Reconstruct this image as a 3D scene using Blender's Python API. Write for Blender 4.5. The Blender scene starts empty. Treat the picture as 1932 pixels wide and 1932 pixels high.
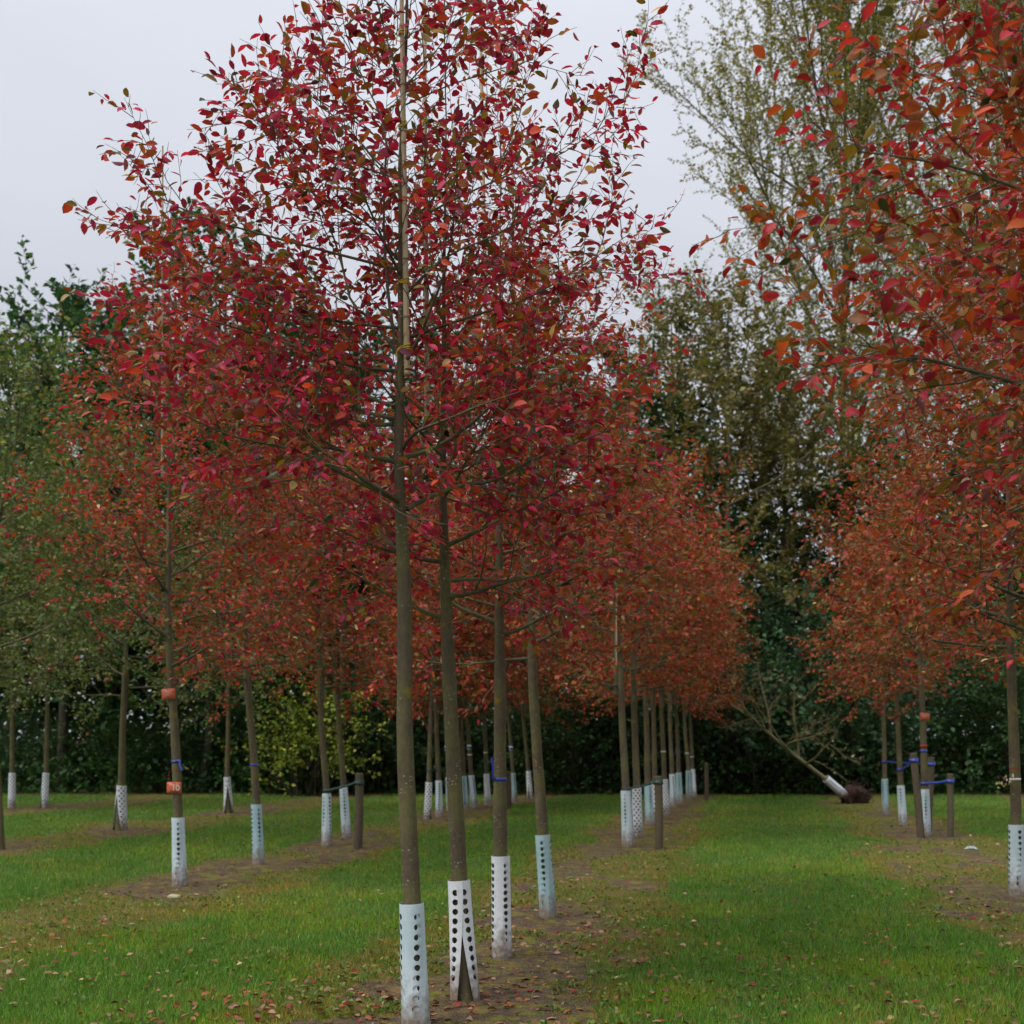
import bpy, bmesh, math, random
import numpy as np
from mathutils import Vector

# ------------------------------------------------------------------ camera, world, sun, exposure
SC = bpy.context.scene
COL = SC.collection
CAM_H = 1.55; F = 2300.0; HOR = 1390.0; CU = 966.0      # focal length and horizon in units of a 1932 px wide picture
cam_d = bpy.data.cameras.new('camera'); cam = bpy.data.objects.new('camera', cam_d); COL.objects.link(cam)
cam.location = (0, 0, CAM_H); cam.rotation_euler = (math.radians(90), 0, 0)
cam_d.sensor_width = 36; cam_d.lens = 36 * F / 1932; cam_d.shift_y = (HOR - 966) / 1932
cam_d.clip_start = 0.1; cam_d.clip_end = 2000
cam_d.dof.use_dof = True; cam_d.dof.focus_distance = 6.6; cam_d.dof.aperture_fstop = 3.4
SC.camera = cam
W = bpy.data.worlds.new('World'); SC.world = W; W.use_nodes = True
SUN_EL, SUN_AZ = 52, -125          # azimuth: clockwise from +Y; the sun stands behind cloud, left and behind the camera
def build_world():
    nt = W.node_tree; nt.nodes.clear()
    out = nt.nodes.new('ShaderNodeOutputWorld'); bg = nt.nodes.new('ShaderNodeBackground')
    sky = nt.nodes.new('ShaderNodeTexSky'); sky.sky_type = 'NISHITA'; sky.sun_disc = False
    sky.sun_elevation = math.radians(SUN_EL); sky.sun_rotation = math.radians(SUN_AZ)
    tc = nt.nodes.new('ShaderNodeTexCoord'); sep = nt.nodes.new('ShaderNodeSeparateXYZ')
    nt.links.new(tc.outputs['Generated'], sep.inputs[0])
    p = nt.nodes.new('ShaderNodeMath'); p.operation = 'MAXIMUM'; p.inputs[1].default_value = 0
    nt.links.new(sep.outputs[2], p.inputs[0])
    q = nt.nodes.new('ShaderNodeMath'); q.operation = 'POWER'; q.inputs[1].default_value = 2.6
    nt.links.new(p.outputs[0], q.inputs[0])
    m = nt.nodes.new('ShaderNodeMath'); m.operation = 'MULTIPLY_ADD'; m.inputs[1].default_value = 8.0; m.inputs[2].default_value = 4.2
    nt.links.new(q.outputs[0], m.inputs[0])
    no = nt.nodes.new('ShaderNodeTexNoise'); no.inputs['Scale'].default_value = 2.2; no.inputs['Detail'].default_value = 4
    mp = nt.nodes.new('ShaderNodeMapping'); mp.inputs['Scale'].default_value = (1, 1, 3)
    nt.links.new(tc.outputs['Generated'], mp.inputs[0]); nt.links.new(mp.outputs[0], no.inputs['Vector'])
    nr = nt.nodes.new('ShaderNodeMapRange'); nr.inputs['To Min'].default_value = .93; nr.inputs['To Max'].default_value = 1.07
    nr.inputs['From Min'].default_value = .3; nr.inputs['From Max'].default_value = .7
    nt.links.new(no.outputs['Fac'], nr.inputs[0])
    m2 = nt.nodes.new('ShaderNodeMath'); m2.operation = 'MULTIPLY'
    nt.links.new(m.outputs[0], m2.inputs[0]); nt.links.new(nr.outputs[0], m2.inputs[1])
    vm = nt.nodes.new('ShaderNodeVectorMath'); vm.operation = 'SCALE'; vm.inputs[0].default_value = (.945, .985, 1.085)
    nt.links.new(m2.outputs[0], vm.inputs['Scale'])
    mix = nt.nodes.new('ShaderNodeMix'); mix.data_type = 'RGBA'; mix.inputs[0].default_value = .95
    nt.links.new(sky.outputs[0], mix.inputs[6]); nt.links.new(vm.outputs[0], mix.inputs[7])
    nt.links.new(mix.outputs[2], bg.inputs[0]); bg.inputs[1].default_value = .1
    nt.links.new(bg.outputs[0], out.inputs[0])
build_world()
sun_d = bpy.data.lights.new('sun', 'SUN'); sun_d.energy = 1.5; sun_d.angle = math.radians(25); sun_d.color = (1, .96, .9)
sun = bpy.data.objects.new('sun', sun_d); COL.objects.link(sun)
_e, _a = math.radians(SUN_EL), math.radians(SUN_AZ)
_s = Vector((math.sin(_a) * math.cos(_e), math.cos(_a) * math.cos(_e), math.sin(_e)))
sun.rotation_euler = _s.to_track_quat('Z', 'Y').to_euler(); sun.location = (-10, -10, 20)
SC.view_settings.view_transform = 'Standard'; SC.view_settings.look = 'None'
SC.view_settings.exposure = 0.6; SC.view_settings.gamma = 1.0; SC.view_settings.use_curve_mapping = False
SC.render.engine = 'CYCLES'
cy = SC.cycles
cy.use_denoising = True; cy.max_bounces = 3; cy.diffuse_bounces = 2; cy.glossy_bounces = 1; cy.transmission_bounces = 3
cy.transparent_max_bounces = 4; cy.use_adaptive_sampling = True; cy.adaptive_threshold = .025; cy.adaptive_min_samples = 16

rng = np.random.default_rng(7)
random.seed(7)

# ------------------------------------------------------------------ helpers
def tag(o, label=None, cat=None, group=None, kind=None):
    if label: o['label'] = label
    if cat: o['category'] = cat
    if group: o['group'] = group
    if kind: o['kind'] = kind
    return o
def depth(v): return CAM_H * F / (v - HOR)          # where a pixel row meets the flat ground
def P(u, v, d): return np.array(((u - CU) * d / F, d, CAM_H - (v - HOR) * d / F))
def empty(name, loc=(0, 0, 0)):
    o = bpy.data.objects.new(name, None); o.location = loc; o.empty_display_size = .2; COL.objects.link(o); return o
def norm(a):
    a = np.asarray(a, float); return a / np.maximum(np.linalg.norm(a, axis=-1, keepdims=True), 1e-9)

class MB:
    def __init__(s): s.v = []; s.t = []; s.q = []; s.c = []; s.n = 0
    def add(s, v, q=None, t=None, c=None):
        v = np.asarray(v, float).reshape(-1, 3)
        if q is not None and len(q): s.q.append(np.asarray(q, int) + s.n)
        if t is not None and len(t): s.t.append(np.asarray(t, int) + s.n)
        s.v.append(v); s.n += len(v)
        if c is None: c = (1, 1, 1)
        c = np.asarray(c, float)
        s.c.append(np.broadcast_to(c, (len(v), 3)))
    def mesh(s, name, mat, smooth=True):
        v = np.concatenate(s.v) if s.v else np.zeros((0, 3)); c = np.concatenate(s.c) if s.c else np.zeros((0, 3))
        q = np.concatenate(s.q) if s.q else np.zeros((0, 4), int); t = np.concatenate(s.t) if s.t else np.zeros((0, 3), int)
        m = bpy.data.meshes.new(name)
        m.vertices.add(len(v)); m.vertices.foreach_set('co', v.astype(np.float32).ravel())
        m.loops.add(q.size + t.size); m.loops.foreach_set('vertex_index', np.concatenate([q.ravel(), t.ravel()]).astype(np.int32))
        m.polygons.add(len(q) + len(t))
        st = np.concatenate([np.arange(len(q)) * 4, q.size + np.arange(len(t)) * 3]).astype(np.int32)
        m.polygons.foreach_set('loop_start', st)
        if smooth: m.polygons.foreach_set('use_smooth', np.ones(len(st), bool))
        a = m.color_attributes.new('Col', 'FLOAT_COLOR', 'POINT')
        a.data.foreach_set('color', np.concatenate([c, np.ones((len(c), 1))], 1).astype(np.float32).ravel())
        if mat: m.materials.append(mat)
        m.update(calc_edges=True)
        return m
    def obj(s, name, mat, parent=None, smooth=True):
        o = bpy.data.objects.new(name, s.mesh(name, mat, smooth)); COL.objects.link(o)
        if parent: o.parent = parent
        return o
def mobj(name, mesh, parent=None):
    o = bpy.data.objects.new(name, mesh); COL.objects.link(o)
    if parent: o.parent = parent
    return o

def tube(mb, pts, rad, n=6, cap=False, c=None):
    pts = np.asarray(pts, float); rad = np.broadcast_to(np.asarray(rad, float), (len(pts),)).copy()
    if cap:
        e = 1e-4
        t0 = norm(pts[1] - pts[0]); t1 = norm(pts[-1] - pts[-2])
        pts = np.concatenate([[pts[0] - t0 * e], pts, [pts[-1] + t1 * e]]); rad = np.concatenate([[rad[0] * .02], rad, [rad[-1] * .02]])
    t = np.gradient(pts, axis=0) if len(pts) > 2 else np.repeat((pts[1] - pts[0])[None], 2, 0)
    if cap: t[0] = t[1]; t[-1] = t[-2]
    t = norm(t); m = norm(t.sum(0) + 1e-6)
    ref = np.eye(3)[np.argmin(np.abs(m))]
    u = norm(np.cross(t, ref)); w = np.cross(t, u)
    a = np.arange(n) * 2 * np.pi / n
    v = pts[:, None] + rad[:, None, None] * (np.cos(a)[None, :, None] * u[:, None] + np.sin(a)[None, :, None] * w[:, None])
    k = len(pts); i = np.arange(k - 1)[:, None] * n; j = np.arange(n)[None]; j2 = (j + 1) % n
    q = np.stack([i + j, i + j2, i + n + j2, i + n + j], -1).reshape(-1, 4)
    mb.add(v.reshape(-1, 3), q=q, c=c)

def spline(pts, n):
    pts = np.asarray(pts, float); k = len(pts)
    if k < 3:
        s = np.linspace(0, 1, n)[:, None]; return pts[0] * (1 - s) + pts[-1] * s
    ext = np.concatenate([[2 * pts[0] - pts[1]], pts, [2 * pts[-1] - pts[-2]]])
    s = np.linspace(0, k - 1 - 1e-6, n); i = s.astype(int); f = (s - i)[:, None]
    a, b, c, d = ext[i], ext[i + 1], ext[i + 2], ext[i + 3]
    return .5 * (2 * b + (c - a) * f + (2 * a - 5 * b + 4 * c - d) * f ** 2 + (3 * b - a - 3 * c + d) * f ** 3)

# value noise for the ground
_H = np.random.default_rng(3).random((256, 256))
def vn(x, y):
    xi = np.floor(x).astype(int); yi = np.floor(y).astype(int); fx = x - xi; fy = y - yi
    fx = fx * fx * (3 - 2 * fx); fy = fy * fy * (3 - 2 * fy)
    a = _H[xi & 255, yi & 255]; b = _H[(xi + 1) & 255, yi & 255]; c = _H[xi & 255, (yi + 1) & 255]; d = _H[(xi + 1) & 255, (yi + 1) & 255]
    return (a * (1 - fx) + b * fx) * (1 - fy) + (c * (1 - fx) + d * fx) * fy
def fbm(x, y, o=4):
    r = 0; a = .5
    for k in range(o): r = r + a * vn(x * 2 ** k + 17 * k, y * 2 ** k + 5 * k); a *= .5
    return r / (1 - .5 ** o)
def sst(a, b, x):
    t = np.clip((x - a) / (b - a), 0, 1); return t * t * (3 - 2 * t)

# ------------------------------------------------------------------ materials
def newmat(name):
    m = bpy.data.materials.new(name); m.use_nodes = True
    nt = m.node_tree; return m, nt, nt.nodes['Principled BSDF'], nt.nodes['Material Output']
def N(nt, t, **k):
    n = nt.nodes.new(t)
    for a, b in k.items(): setattr(n, a, b)
    return n
def mixc(nt, fac, a, b, mode='MIX'):
    m = N(nt, 'ShaderNodeMix', data_type='RGBA', blend_type=mode)
    for i, x in ((0, fac), (6, a), (7, b)):
        if isinstance(x, (int, float)): m.inputs[i].default_value = x
        elif isinstance(x, tuple): m.inputs[i].default_value = (*x, 1)
        else: nt.links.new(x, m.inputs[i])
    return m.outputs[2]
def noise(nt, scale, detail=4, vec=None, stretch=None, rough=.55):
    n = N(nt, 'ShaderNodeTexNoise'); n.inputs['Scale'].default_value = scale; n.inputs['Detail'].default_value = detail
    n.inputs['Roughness'].default_value = rough
    tc = N(nt, 'ShaderNodeTexCoord'); src = tc.outputs['Object']
    if stretch:
        mp = N(nt, 'ShaderNodeMapping'); mp.inputs['Scale'].default_value = stretch; nt.links.new(src, mp.inputs[0]); src = mp.outputs[0]
    nt.links.new(src, n.inputs['Vector']); return n.outputs['Fac']
def ramp(nt, fac, a, b):
    r = N(nt, 'ShaderNodeMapRange'); r.inputs['From Min'].default_value = a; r.inputs['From Max'].default_value = b
    nt.links.new(fac, r.inputs[0]); return r.outputs[0]
def bump(nt, b, h, strength, dist=.01):
    n = N(nt, 'ShaderNodeBump'); n.inputs['Strength'].default_value = strength; n.inputs['Distance'].default_value = dist
    nt.links.new(h, n.inputs['Height']); nt.links.new(n.outputs[0], b.inputs['Normal'])

def leaf_mat(name, trans=.35, warm=(1.25, 1.0, .6), rough=.45, spec=.24):
    m, nt, b, out = newmat(name)
    at = N(nt, 'ShaderNodeAttribute', attribute_name='Col')
    nz = noise(nt, 40, 2)
    c = mixc(nt, 1.0, at.outputs['Color'], mixc(nt, nz, (.55, .55, .55), (1.45, 1.45, 1.45)), 'MULTIPLY')
    nt.links.new(c, b.inputs['Base Color']); b.inputs['Roughness'].default_value = rough; b.inputs['Specular IOR Level'].default_value = spec
    tr = N(nt, 'ShaderNodeBsdfTranslucent'); nt.links.new(mixc(nt, 1.0, at.outputs['Color'], warm, 'MULTIPLY'), tr.inputs[0])
    mx = N(nt, 'ShaderNodeMixShader'); mx.inputs[0].default_value = trans
    nt.links.new(b.outputs[0], mx.inputs[1]); nt.links.new(tr.outputs[0], mx.inputs[2]); nt.links.new(mx.outputs[0], out.inputs[0])
    return m
M = {}
M['leaf'] = leaf_mat('autumn_leaf')
M['green_leaf'] = leaf_mat('green_leaf', .3, (1.1, 1.2, .5), .5, .22)
M['grass'] = leaf_mat('grass_blade', .3, (1.1, 1.15, .5), .55, .25)
M['dry_leaf'] = leaf_mat('fallen_leaf', .12, (1.2, 1, .7), .65, .25)

def bark(name, base, alt, moss, spots=True, scale=1.0):
    m, nt, b, out = newmat(name)
    n1 = noise(nt, 9 * scale, 5, stretch=(1, 1, .25)); n2 = noise(nt, 3.2 * scale, 3); n3 = noise(nt, 60 * scale, 3, stretch=(1, 1, .5))
    c = mixc(nt, ramp(nt, n1, .3, .7), base, alt)
    c = mixc(nt, ramp(nt, n2, .48, .68), c, moss)
    c = mixc(nt, 1.0, c, mixc(nt, n3, (.6, .6, .6), (1.4, 1.4, 1.4)), 'MULTIPLY')
    if spots:
        vo = N(nt, 'ShaderNodeTexVoronoi'); vo.inputs['Scale'].default_value = 46 * scale
        tc = N(nt, 'ShaderNodeTexCoord'); mp = N(nt, 'ShaderNodeMapping'); mp.inputs['Scale'].default_value = (.8, .8, 1.3)
        nt.links.new(tc.outputs['Object'], mp.inputs[0]); nt.links.new(mp.outputs[0], vo.inputs['Vector'])
        sp = ramp(nt, vo.outputs['Distance'], .26, .2)
        gate = ramp(nt, noise(nt, 6, 3), .52, .6)
        mu = N(nt, 'ShaderNodeMath', operation='MULTIPLY'); nt.links.new(sp, mu.inputs[0]); nt.links.new(gate, mu.inputs[1])
        c = mixc(nt, mu.outputs[0], c, (.24, .24, .2))
        gate2 = ramp(nt, noise(nt, 11, 3, stretch=(1, 1, .8)), .66, .72)
        c = mixc(nt, gate2, c, (.2, .13, .02))
    nt.links.new(c, b.inputs['Base Color']); b.inputs['Roughness'].default_value = .85; b.inputs['Specular IOR Level'].default_value = .25
    bump(nt, b, n3, .5, .006)
    return m
M['bark'] = bark('grey_bark', (.13, .1, .062), (.075, .06, .038), (.125, .12, .042))
M['branch'] = bark('branch_bark', (.11, .095, .06), (.075, .06, .042), (.17, .175, .065), False)
M['apple_bark'] = bark('apple_bark', (.13, .11, .06), (.09, .078, .04), (.15, .14, .04))
M['dark_bark'] = bark('woodland_bark', (.05, .04, .03), (.035, .03, .02), (.05, .055, .025), False)
M['poplar_bark'] = bark('poplar_bark', (.12, .105, .06), (.08, .07, .04), (.13, .13, .06), False)
M['pale_bark'] = bark('pale_bark', (.22, .19, .1), (.16, .135, .07), (.24, .22, .1), False)
M['stake'] = bark('stake_wood', (.11, .085, .055), (.075, .06, .04), (.09, .09, .045), False)

def simple(name, col, rough=.6, spec=.4, var=.25, sc=20):
    m, nt, b, out = newmat(name)
    nz = noise(nt, sc, 4)
    lo = tuple(x * (1 - var) for x in col); hi = tuple(min(1, x * (1 + var)) for x in col)
    nt.links.new(mixc(nt, nz, lo, hi), b.inputs['Base Color']); b.inputs['Roughness'].default_value = rough; b.inputs['Specular IOR Level'].default_value = spec
    return m
M['cane'] = simple('bamboo', (.42, .33, .2), .5, .4, .3, 14)
M['cane_node'] = simple('bamboo_node', (.25, .2, .09), .6, .3)
M['yellow_tie'] = simple('yellow_plastic', (.6, .42, .02), .4, .5, .1)
M['blue_tie'] = simple('blue_plastic', (.03, .06, .36), .35, .5, .3)
M['red_string'] = simple('red_twine', (.3, .03, .02), .7, .3)
M['white_tie'] = simple('white_plastic', (.7, .7, .7), .4, .5, .1)
M['green_tie'] = simple('green_rubber', (.025, .06, .05), .5, .4)
M['tag'] = simple('orange_plastic', (.52, .12, .06), .45, .4, .15, 8)
M['print'] = simple('white_print', (.62, .55, .42), .6, .3, .1)
M['dark_print'] = simple('dark_slot', (.16, .05, .03), .6, .3, .1)
M['grey_print'] = simple('grey_print', (.42, .3, .27), .6, .3, .2)
M['apple'] = simple('apple_skin', (.36, .045, .035), .35, .5, .5, 12)
M['root'] = simple('root_soil', (.05, .03, .025), .95, .1, .5, 30)

def guard_mat(name, base, teal, amt):
    m, nt, b, out = newmat(name)
    c = mixc(nt, ramp(nt, noise(nt, 5, 4, stretch=(1, 1, .35)), .5 - amt, .85 - amt), base, teal)
    tc = N(nt, 'ShaderNodeTexCoord'); sep = N(nt, 'ShaderNodeSeparateXYZ'); nt.links.new(tc.outputs['Object'], sep.inputs[0])
    nz = noise(nt, 25, 5)
    ad = N(nt, 'ShaderNodeMath', operation='MULTIPLY_ADD'); ad.inputs[1].default_value = .45
    nt.links.new(nz, ad.inputs[0]); nt.links.new(sep.outputs[2], ad.inputs[2])
    dirt = ramp(nt, ad.outputs[0], .5, .26)           # soil splashed on the lowest hand's breadth
    c = mixc(nt, dirt, c, (.2, .15, .11))
    c = mixc(nt, ramp(nt, noise(nt, 60, 3), .66, .75), c, (.3, .32, .3))
    nt.links.new(c, b.inputs['Base Color']); b.inputs['Roughness'].default_value = .45; b.inputs['Specular IOR Level'].default_value = .4
    return m
M['guard'] = guard_mat('guard_plastic', (.56, .64, .68), (.33, .47, .5), .12)
M['guard_teal'] = guard_mat('guard_plastic_teal', (.4, .54, .57), (.25, .4, .43), .2)
M['guard_white'] = guard_mat('guard_plastic_white', (.7, .73, .76), (.55, .62, .66), .0)

# ------------------------------------------------------------------ ground
ROWS = np.array([-1.75, -5.85, 2.6, -10.5, -15.2, 6.9, 11.2])
SL = .197
TREES_XY = []     # filled below, (x, y)
def base_px(u, v): d = depth(v); return ((u - CU) * d / F, d)
CENTRE = [(787, 1945), (880, 1888), (948, 1812), (1037, 1733), (1185, 1595), (1202, 1578), (1227, 1556), (1238, 1545), (1257, 1535), (1271, 1523), (1283, 1517), (1300, 1508), (1310, 1505)]
LEFT1 = [(340, 1670), (489, 1629), (616, 1595), (655, 1580), (806, 1544), (829, 1539), (849, 1530), (879, 1529), (896, 1525), (921, 1520), (971, 1511), (1001, 1506)]
LEFT2 = [(226, 1565), (432, 1533), (2, 1602)]
LEFT3 = [(83, 1525), (22, 1526)]
RIGHT = [(1920, 1697), (1747, 1577), (1705, 1560), (1672, 1538)]
for L_ in (CENTRE, LEFT1, LEFT2, LEFT3, RIGHT): TREES_XY += [base_px(*p) for p in L_]
TREES_XY = np.array(TREES_XY)

def ground_fields(x, y):
    r = x - SL * y
    dist = np.min(np.abs(r[..., None] - ROWS), -1)
    wob = fbm(x * .9, y * .55, 4) - .5
    strip = 1 - sst(.35, 1.15, dist + wob * 1.5)                       # 1 inside a row strip
    td = np.full(x.shape, 99.)
    for tx, ty in TREES_XY:
        td = np.minimum(td, np.hypot((x - tx) * 1.0, (y - ty) * .62))
    bare = (1 - sst(.3, .85, td + (fbm(x * 2.1 + 9, y * 1.6, 3) - .5) * .9)) * sst(.0, .35, strip)
    mid = strip * sst(.5, .62, fbm(x * 1.3 + 40, y * .8 + 3, 4))
    soil = np.clip(np.maximum(bare, mid * .85), 0, 1)
    back = sst(31.8, 33.2, y + (fbm(x * .7, y * .7, 3) - .5) * 2)
    soil = np.maximum(soil, back * .9)
    return strip, soil
def ground_z(x, y):
    strip, soil = ground_fields(x, y)
    z = (fbm(x * .35, y * .3, 3) - .5) * .07 + (fbm(x * 3.1, y * 3.1, 3) - .5) * .035 * (.4 + soil)
    far = sst(30, 60, np.hypot(x, y)); return z * (1 - far)

def axis(lo, hi, step, ext):
    a = list(np.arange(lo, hi + 1e-6, step)); s = step; v = hi
    while v < ext: s *= 1.35; v += s; a.append(v)
    s = step; v = lo; pre = []
    while v > -ext: s *= 1.35; v -= s; pre.append(v)
    return np.array(pre[::-1] + a)
gx = axis(-15, 15, .13, 500); gy = axis(3.5, 34, .13, 500)
GX, GY = np.meshgrid(gx, gy, indexing='ij')
g_strip, g_soil = ground_fields(GX, GY)
mb = MB(); nx, ny = GX.shape
ii = (np.arange(nx - 1)[:, None] * ny + np.arange(ny - 1)[None]).ravel()
mb.add(np.stack([GX, GY, ground_z(GX, GY)], -1).reshape(-1, 3), q=np.stack([ii, ii + ny, ii + ny + 1, ii + 1], -1),
       c=np.stack([g_strip, g_soil, np.zeros_like(g_soil)], -1).reshape(-1, 3))
def ground_mat():
    m, nt, b, out = newmat('nursery_ground')
    at = N(nt, 'ShaderNodeAttribute', attribute_name='Col'); sep = N(nt, 'ShaderNodeSeparateColor'); nt.links.new(at.outputs['Color'], sep.inputs[0])
    nf = noise(nt, 14, 6, rough=.65); nl = noise(nt, 2.3, 4); nz = noise(nt, 70, 4)
    moss2 = mixc(nt, nf, (.1, .1, .015), (.19, .18, .025))
    turf = mixc(nt, nf, (.04, .07, .015), (.09, .14, .03))
    dry = mixc(nt, nf, (.1, .085, .025), (.17, .12, .04))
    moss = mixc(nt, nf, (.06, .07, .012), (.11, .12, .02))
    weeds = mixc(nt, ramp(nt, nl, .42, .58), dry, moss)
    soil = mixc(nt, ramp(nt, nf, .3, .7), (.04, .028, .019), (.13, .09, .06))
    soil = mixc(nt, ramp(nt, nz, .58, .75), soil, (.24, .17, .11))
    soil = mixc(nt, ramp(nt, noise(nt, 5, 6, rough=.75), .5, .6), soil, moss2)
    soil = mixc(nt, ramp(nt, noise(nt, 3.3, 6, rough=.75), .54, .66), soil, (.2, .125, .05))
    sa = N(nt, 'ShaderNodeMath', operation='MULTIPLY_ADD'); sa.inputs[1].default_value = 1.1; nt.links.new(noise(nt, 7, 6, rough=.7), sa.inputs[0]); nt.links.new(sep.outputs[0], sa.inputs[2])
    c = mixc(nt, ramp(nt, sa.outputs[0], .8, 1.0), turf, weeds)
    ad = N(nt, 'ShaderNodeMath', operation='MULTIPLY_ADD'); ad.inputs[1].default_value = 1.2; nt.links.new(noise(nt, 9, 7, rough=.75), ad.inputs[0]); nt.links.new(sep.outputs[1], ad.inputs[2])
    c = mixc(nt, ramp(nt, ad.outputs[0], .88, 1.0), c, soil)
    nt.links.new(c, b.inputs['Base Color']); b.inputs['Roughness'].default_value = .95; b.inputs['Specular IOR Level'].default_value = .15
    bump(nt, b, nf, .8, .03)
    return m
M['ground'] = ground_mat()
tag(mb.obj('ground', M['ground']), kind='structure')
def gz1(x, y): return float(ground_z(np.array([x]), np.array([y]))[0])

# ------------------------------------------------------------------ leaf clouds
LEAF8 = (np.array([(0, 0, 0), (-.24, .32, .07), (0, .32, 0), (.24, .32, .07), (-.22, .68, .05), (0, .68, -.03), (.22, .68, .05), (0, 1, -.12)]),
         [(1, 2, 5, 4), (2, 3, 6, 5)], [(0, 2, 1), (0, 3, 2), (4, 5, 7), (5, 6, 7)])
LEAF12 = (np.array([(0, 0, 0), (-.16, .14, .05), (0, .14, 0), (.16, .14, .05), (-.265, .45, .075), (0, .45, -.01), (.265, .45, .075), (-.19, .77, .03), (0, .77, -.05), (.19, .77, .03), (0, 1, -.13)]),
          [(1, 2, 5, 4), (2, 3, 6, 5), (4, 5, 8, 7), (5, 6, 9, 8)], [(0, 2, 1), (0, 3, 2), (7, 8, 10), (8, 9, 10)])
LEAF6 = (np.array([(0, 0, 0), (-.25, .36, .06), (.25, .36, .06), (-.18, .74, .0), (.18, .74, .0), (0, 1, -.1)]),
         [(1, 2, 4, 3)], [(0, 2, 1), (3, 4, 5)])
LEAF4 = (np.array([(0, 0, 0), (-.36, .5, .08), (.36, .5, .08), (0, 1, -.05)]), [(0, 2, 3, 1)], [])
BLADE = (np.array([(-.5, 0, 0), (.5, 0, 0), (0, 1, 0)]), [], [(0, 1, 2)])
def frames(d, nrm):
    d = norm(d); s = norm(np.cross(d, nrm)); n = np.cross(s, d); return s, d, n
def add_leaves(mb, tpl, pos, d, nrm, size, col, wid=None):
    V, Q, T = tpl; k = len(V); n = len(pos)
    if n == 0: return
    s, d, nn = frames(d, nrm)
    w = np.ones(n) if wid is None else wid
    v = pos[:, None] + size[:, None, None] * (V[None, :, 0, None] * s[:, None] * w[:, None, None] + V[None, :, 1, None] * d[:, None] + V[None, :, 2, None] * nn[:, None])
    off = (np.arange(n) * k)[:, None, None]
    q = (np.array(Q)[None] + off).reshape(-1, 4) if len(Q) else None
    t = (np.array(T)[None] + off).reshape(-1, 3) if len(T) else None
    mb.add(v.reshape(-1, 3), q=q, t=t, c=np.repeat(col, k, 0))

def palette(rng, n, pal, bias=None, jit=.22):
    cols = np.array([p[1] for p in pal]); w = np.array([p[0] for p in pal], float)
    idx = rng.choice(len(pal), n, p=w / w.sum())
    c = cols[idx] * (1 + rng.normal(0, jit, (n, 1)))
    return np.clip(c * (1 + rng.normal(0, .08, (n, 3))), .004, .9)
PAL_CRIMSON = [(30, (.44, .024, .075)), (17, (.28, .018, .045)), (16, (.46, .065, .035)), (8, (.2, .055, .085)), (13, (.2, .135, .025)), (11, (.28, .1, .03)), (3, (.48, .36, .16)), (5, (.085, .1, .05))]
PAL_RED = [(20, (.42, .03, .055)), (12, (.27, .02, .032)), (22, (.44, .085, .03)), (5, (.18, .05, .065)), (20, (.21, .135, .024)), (19, (.28, .105, .03)), (3, (.48, .36, .16)), (6, (.09, .105, .04))]
PAL_ORANGE = [(13, (.38, .035, .04)), (10, (.23, .025, .022)), (24, (.40, .095, .028)), (24, (.2, .135, .022)), (26, (.28, .105, .028)), (2, (.46, .34, .14)), (9, (.09, .11, .03))]
PAL_APPLE = [(40, (.12, .18, .05)), (30, (.16, .2, .06)), (12, (.22, .22, .08)), (8, (.26, .16, .05)), (6, (.34, .3, .12))]
PAL_WOOD = [(45, (.026, .075, .022)), (35, (.04, .095, .024)), (15, (.06, .115, .03)), (4, (.12, .12, .03))]
PAL_WOODB = [(45, (.035, .09, .04)), (35, (.05, .115, .05)), (15, (.08, .14, .06)), (4, (.12, .12, .03))]
PAL_OLIVE = [(40, (.17, .145, .045)), (35, (.22, .165, .055)), (15, (.11, .13, .04)), (10, (.28, .19, .065))]
PAL_POP = [(40, (.29, .245, .07)), (30, (.35, .29, .095)), (18, (.19, .19, .055)), (12, (.45, .34, .1))]
PAL_YELLOW = [(30, (.17, .25, .03)), (30, (.25, .3, .045)), (25, (.42, .42, .06)), (15, (.09, .16, .03))]

def leaves_on(rng, pts, spacing, t0=0., droop=.3, spread=1.0):
    """leaf bases and directions, alternating along a shoot"""
    seg = np.linalg.norm(np.diff(pts, axis=0), axis=1); L = seg.sum()
    n = int(L * (1 - t0) / spacing + rng.random())
    if n < 1: return None
    s = (t0 + (1 - t0) * (np.arange(n) + rng.random(n) * .7) / n) * L
    cum = np.concatenate([[0], np.cumsum(seg)]); i = np.clip(np.searchsorted(cum, s) - 1, 0, len(seg) - 1)
    f = ((s - cum[i]) / np.maximum(seg[i], 1e-6))[:, None]
    p = pts[i] * (1 - f) + pts[i + 1] * f; ax = norm(pts[i + 1] - pts[i])
    r = rng.normal(0, 1, (n, 3)); side = norm(np.cross(ax, np.array([0, 0, 1.]) + r * .35)) * np.where(np.arange(n) % 2, 1, -1)[:, None]
    d = norm(ax * .7 + side * spread * .85 + r * .35 + np.array([0, 0, -droop]))
    return p, d

def shoot(rng, p0, d, L, n, up=0., wob=.12):
    pts = [p0]; d = norm(d); st = L / n
    W_ = rng.normal(0, wob, (n, 3))
    for k in range(n):
        d = d + W_[k]; d[2] += up / n; d = d / np.linalg.norm(d)
        pts.append(pts[-1] + d * st)
    return np.array(pts)

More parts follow.
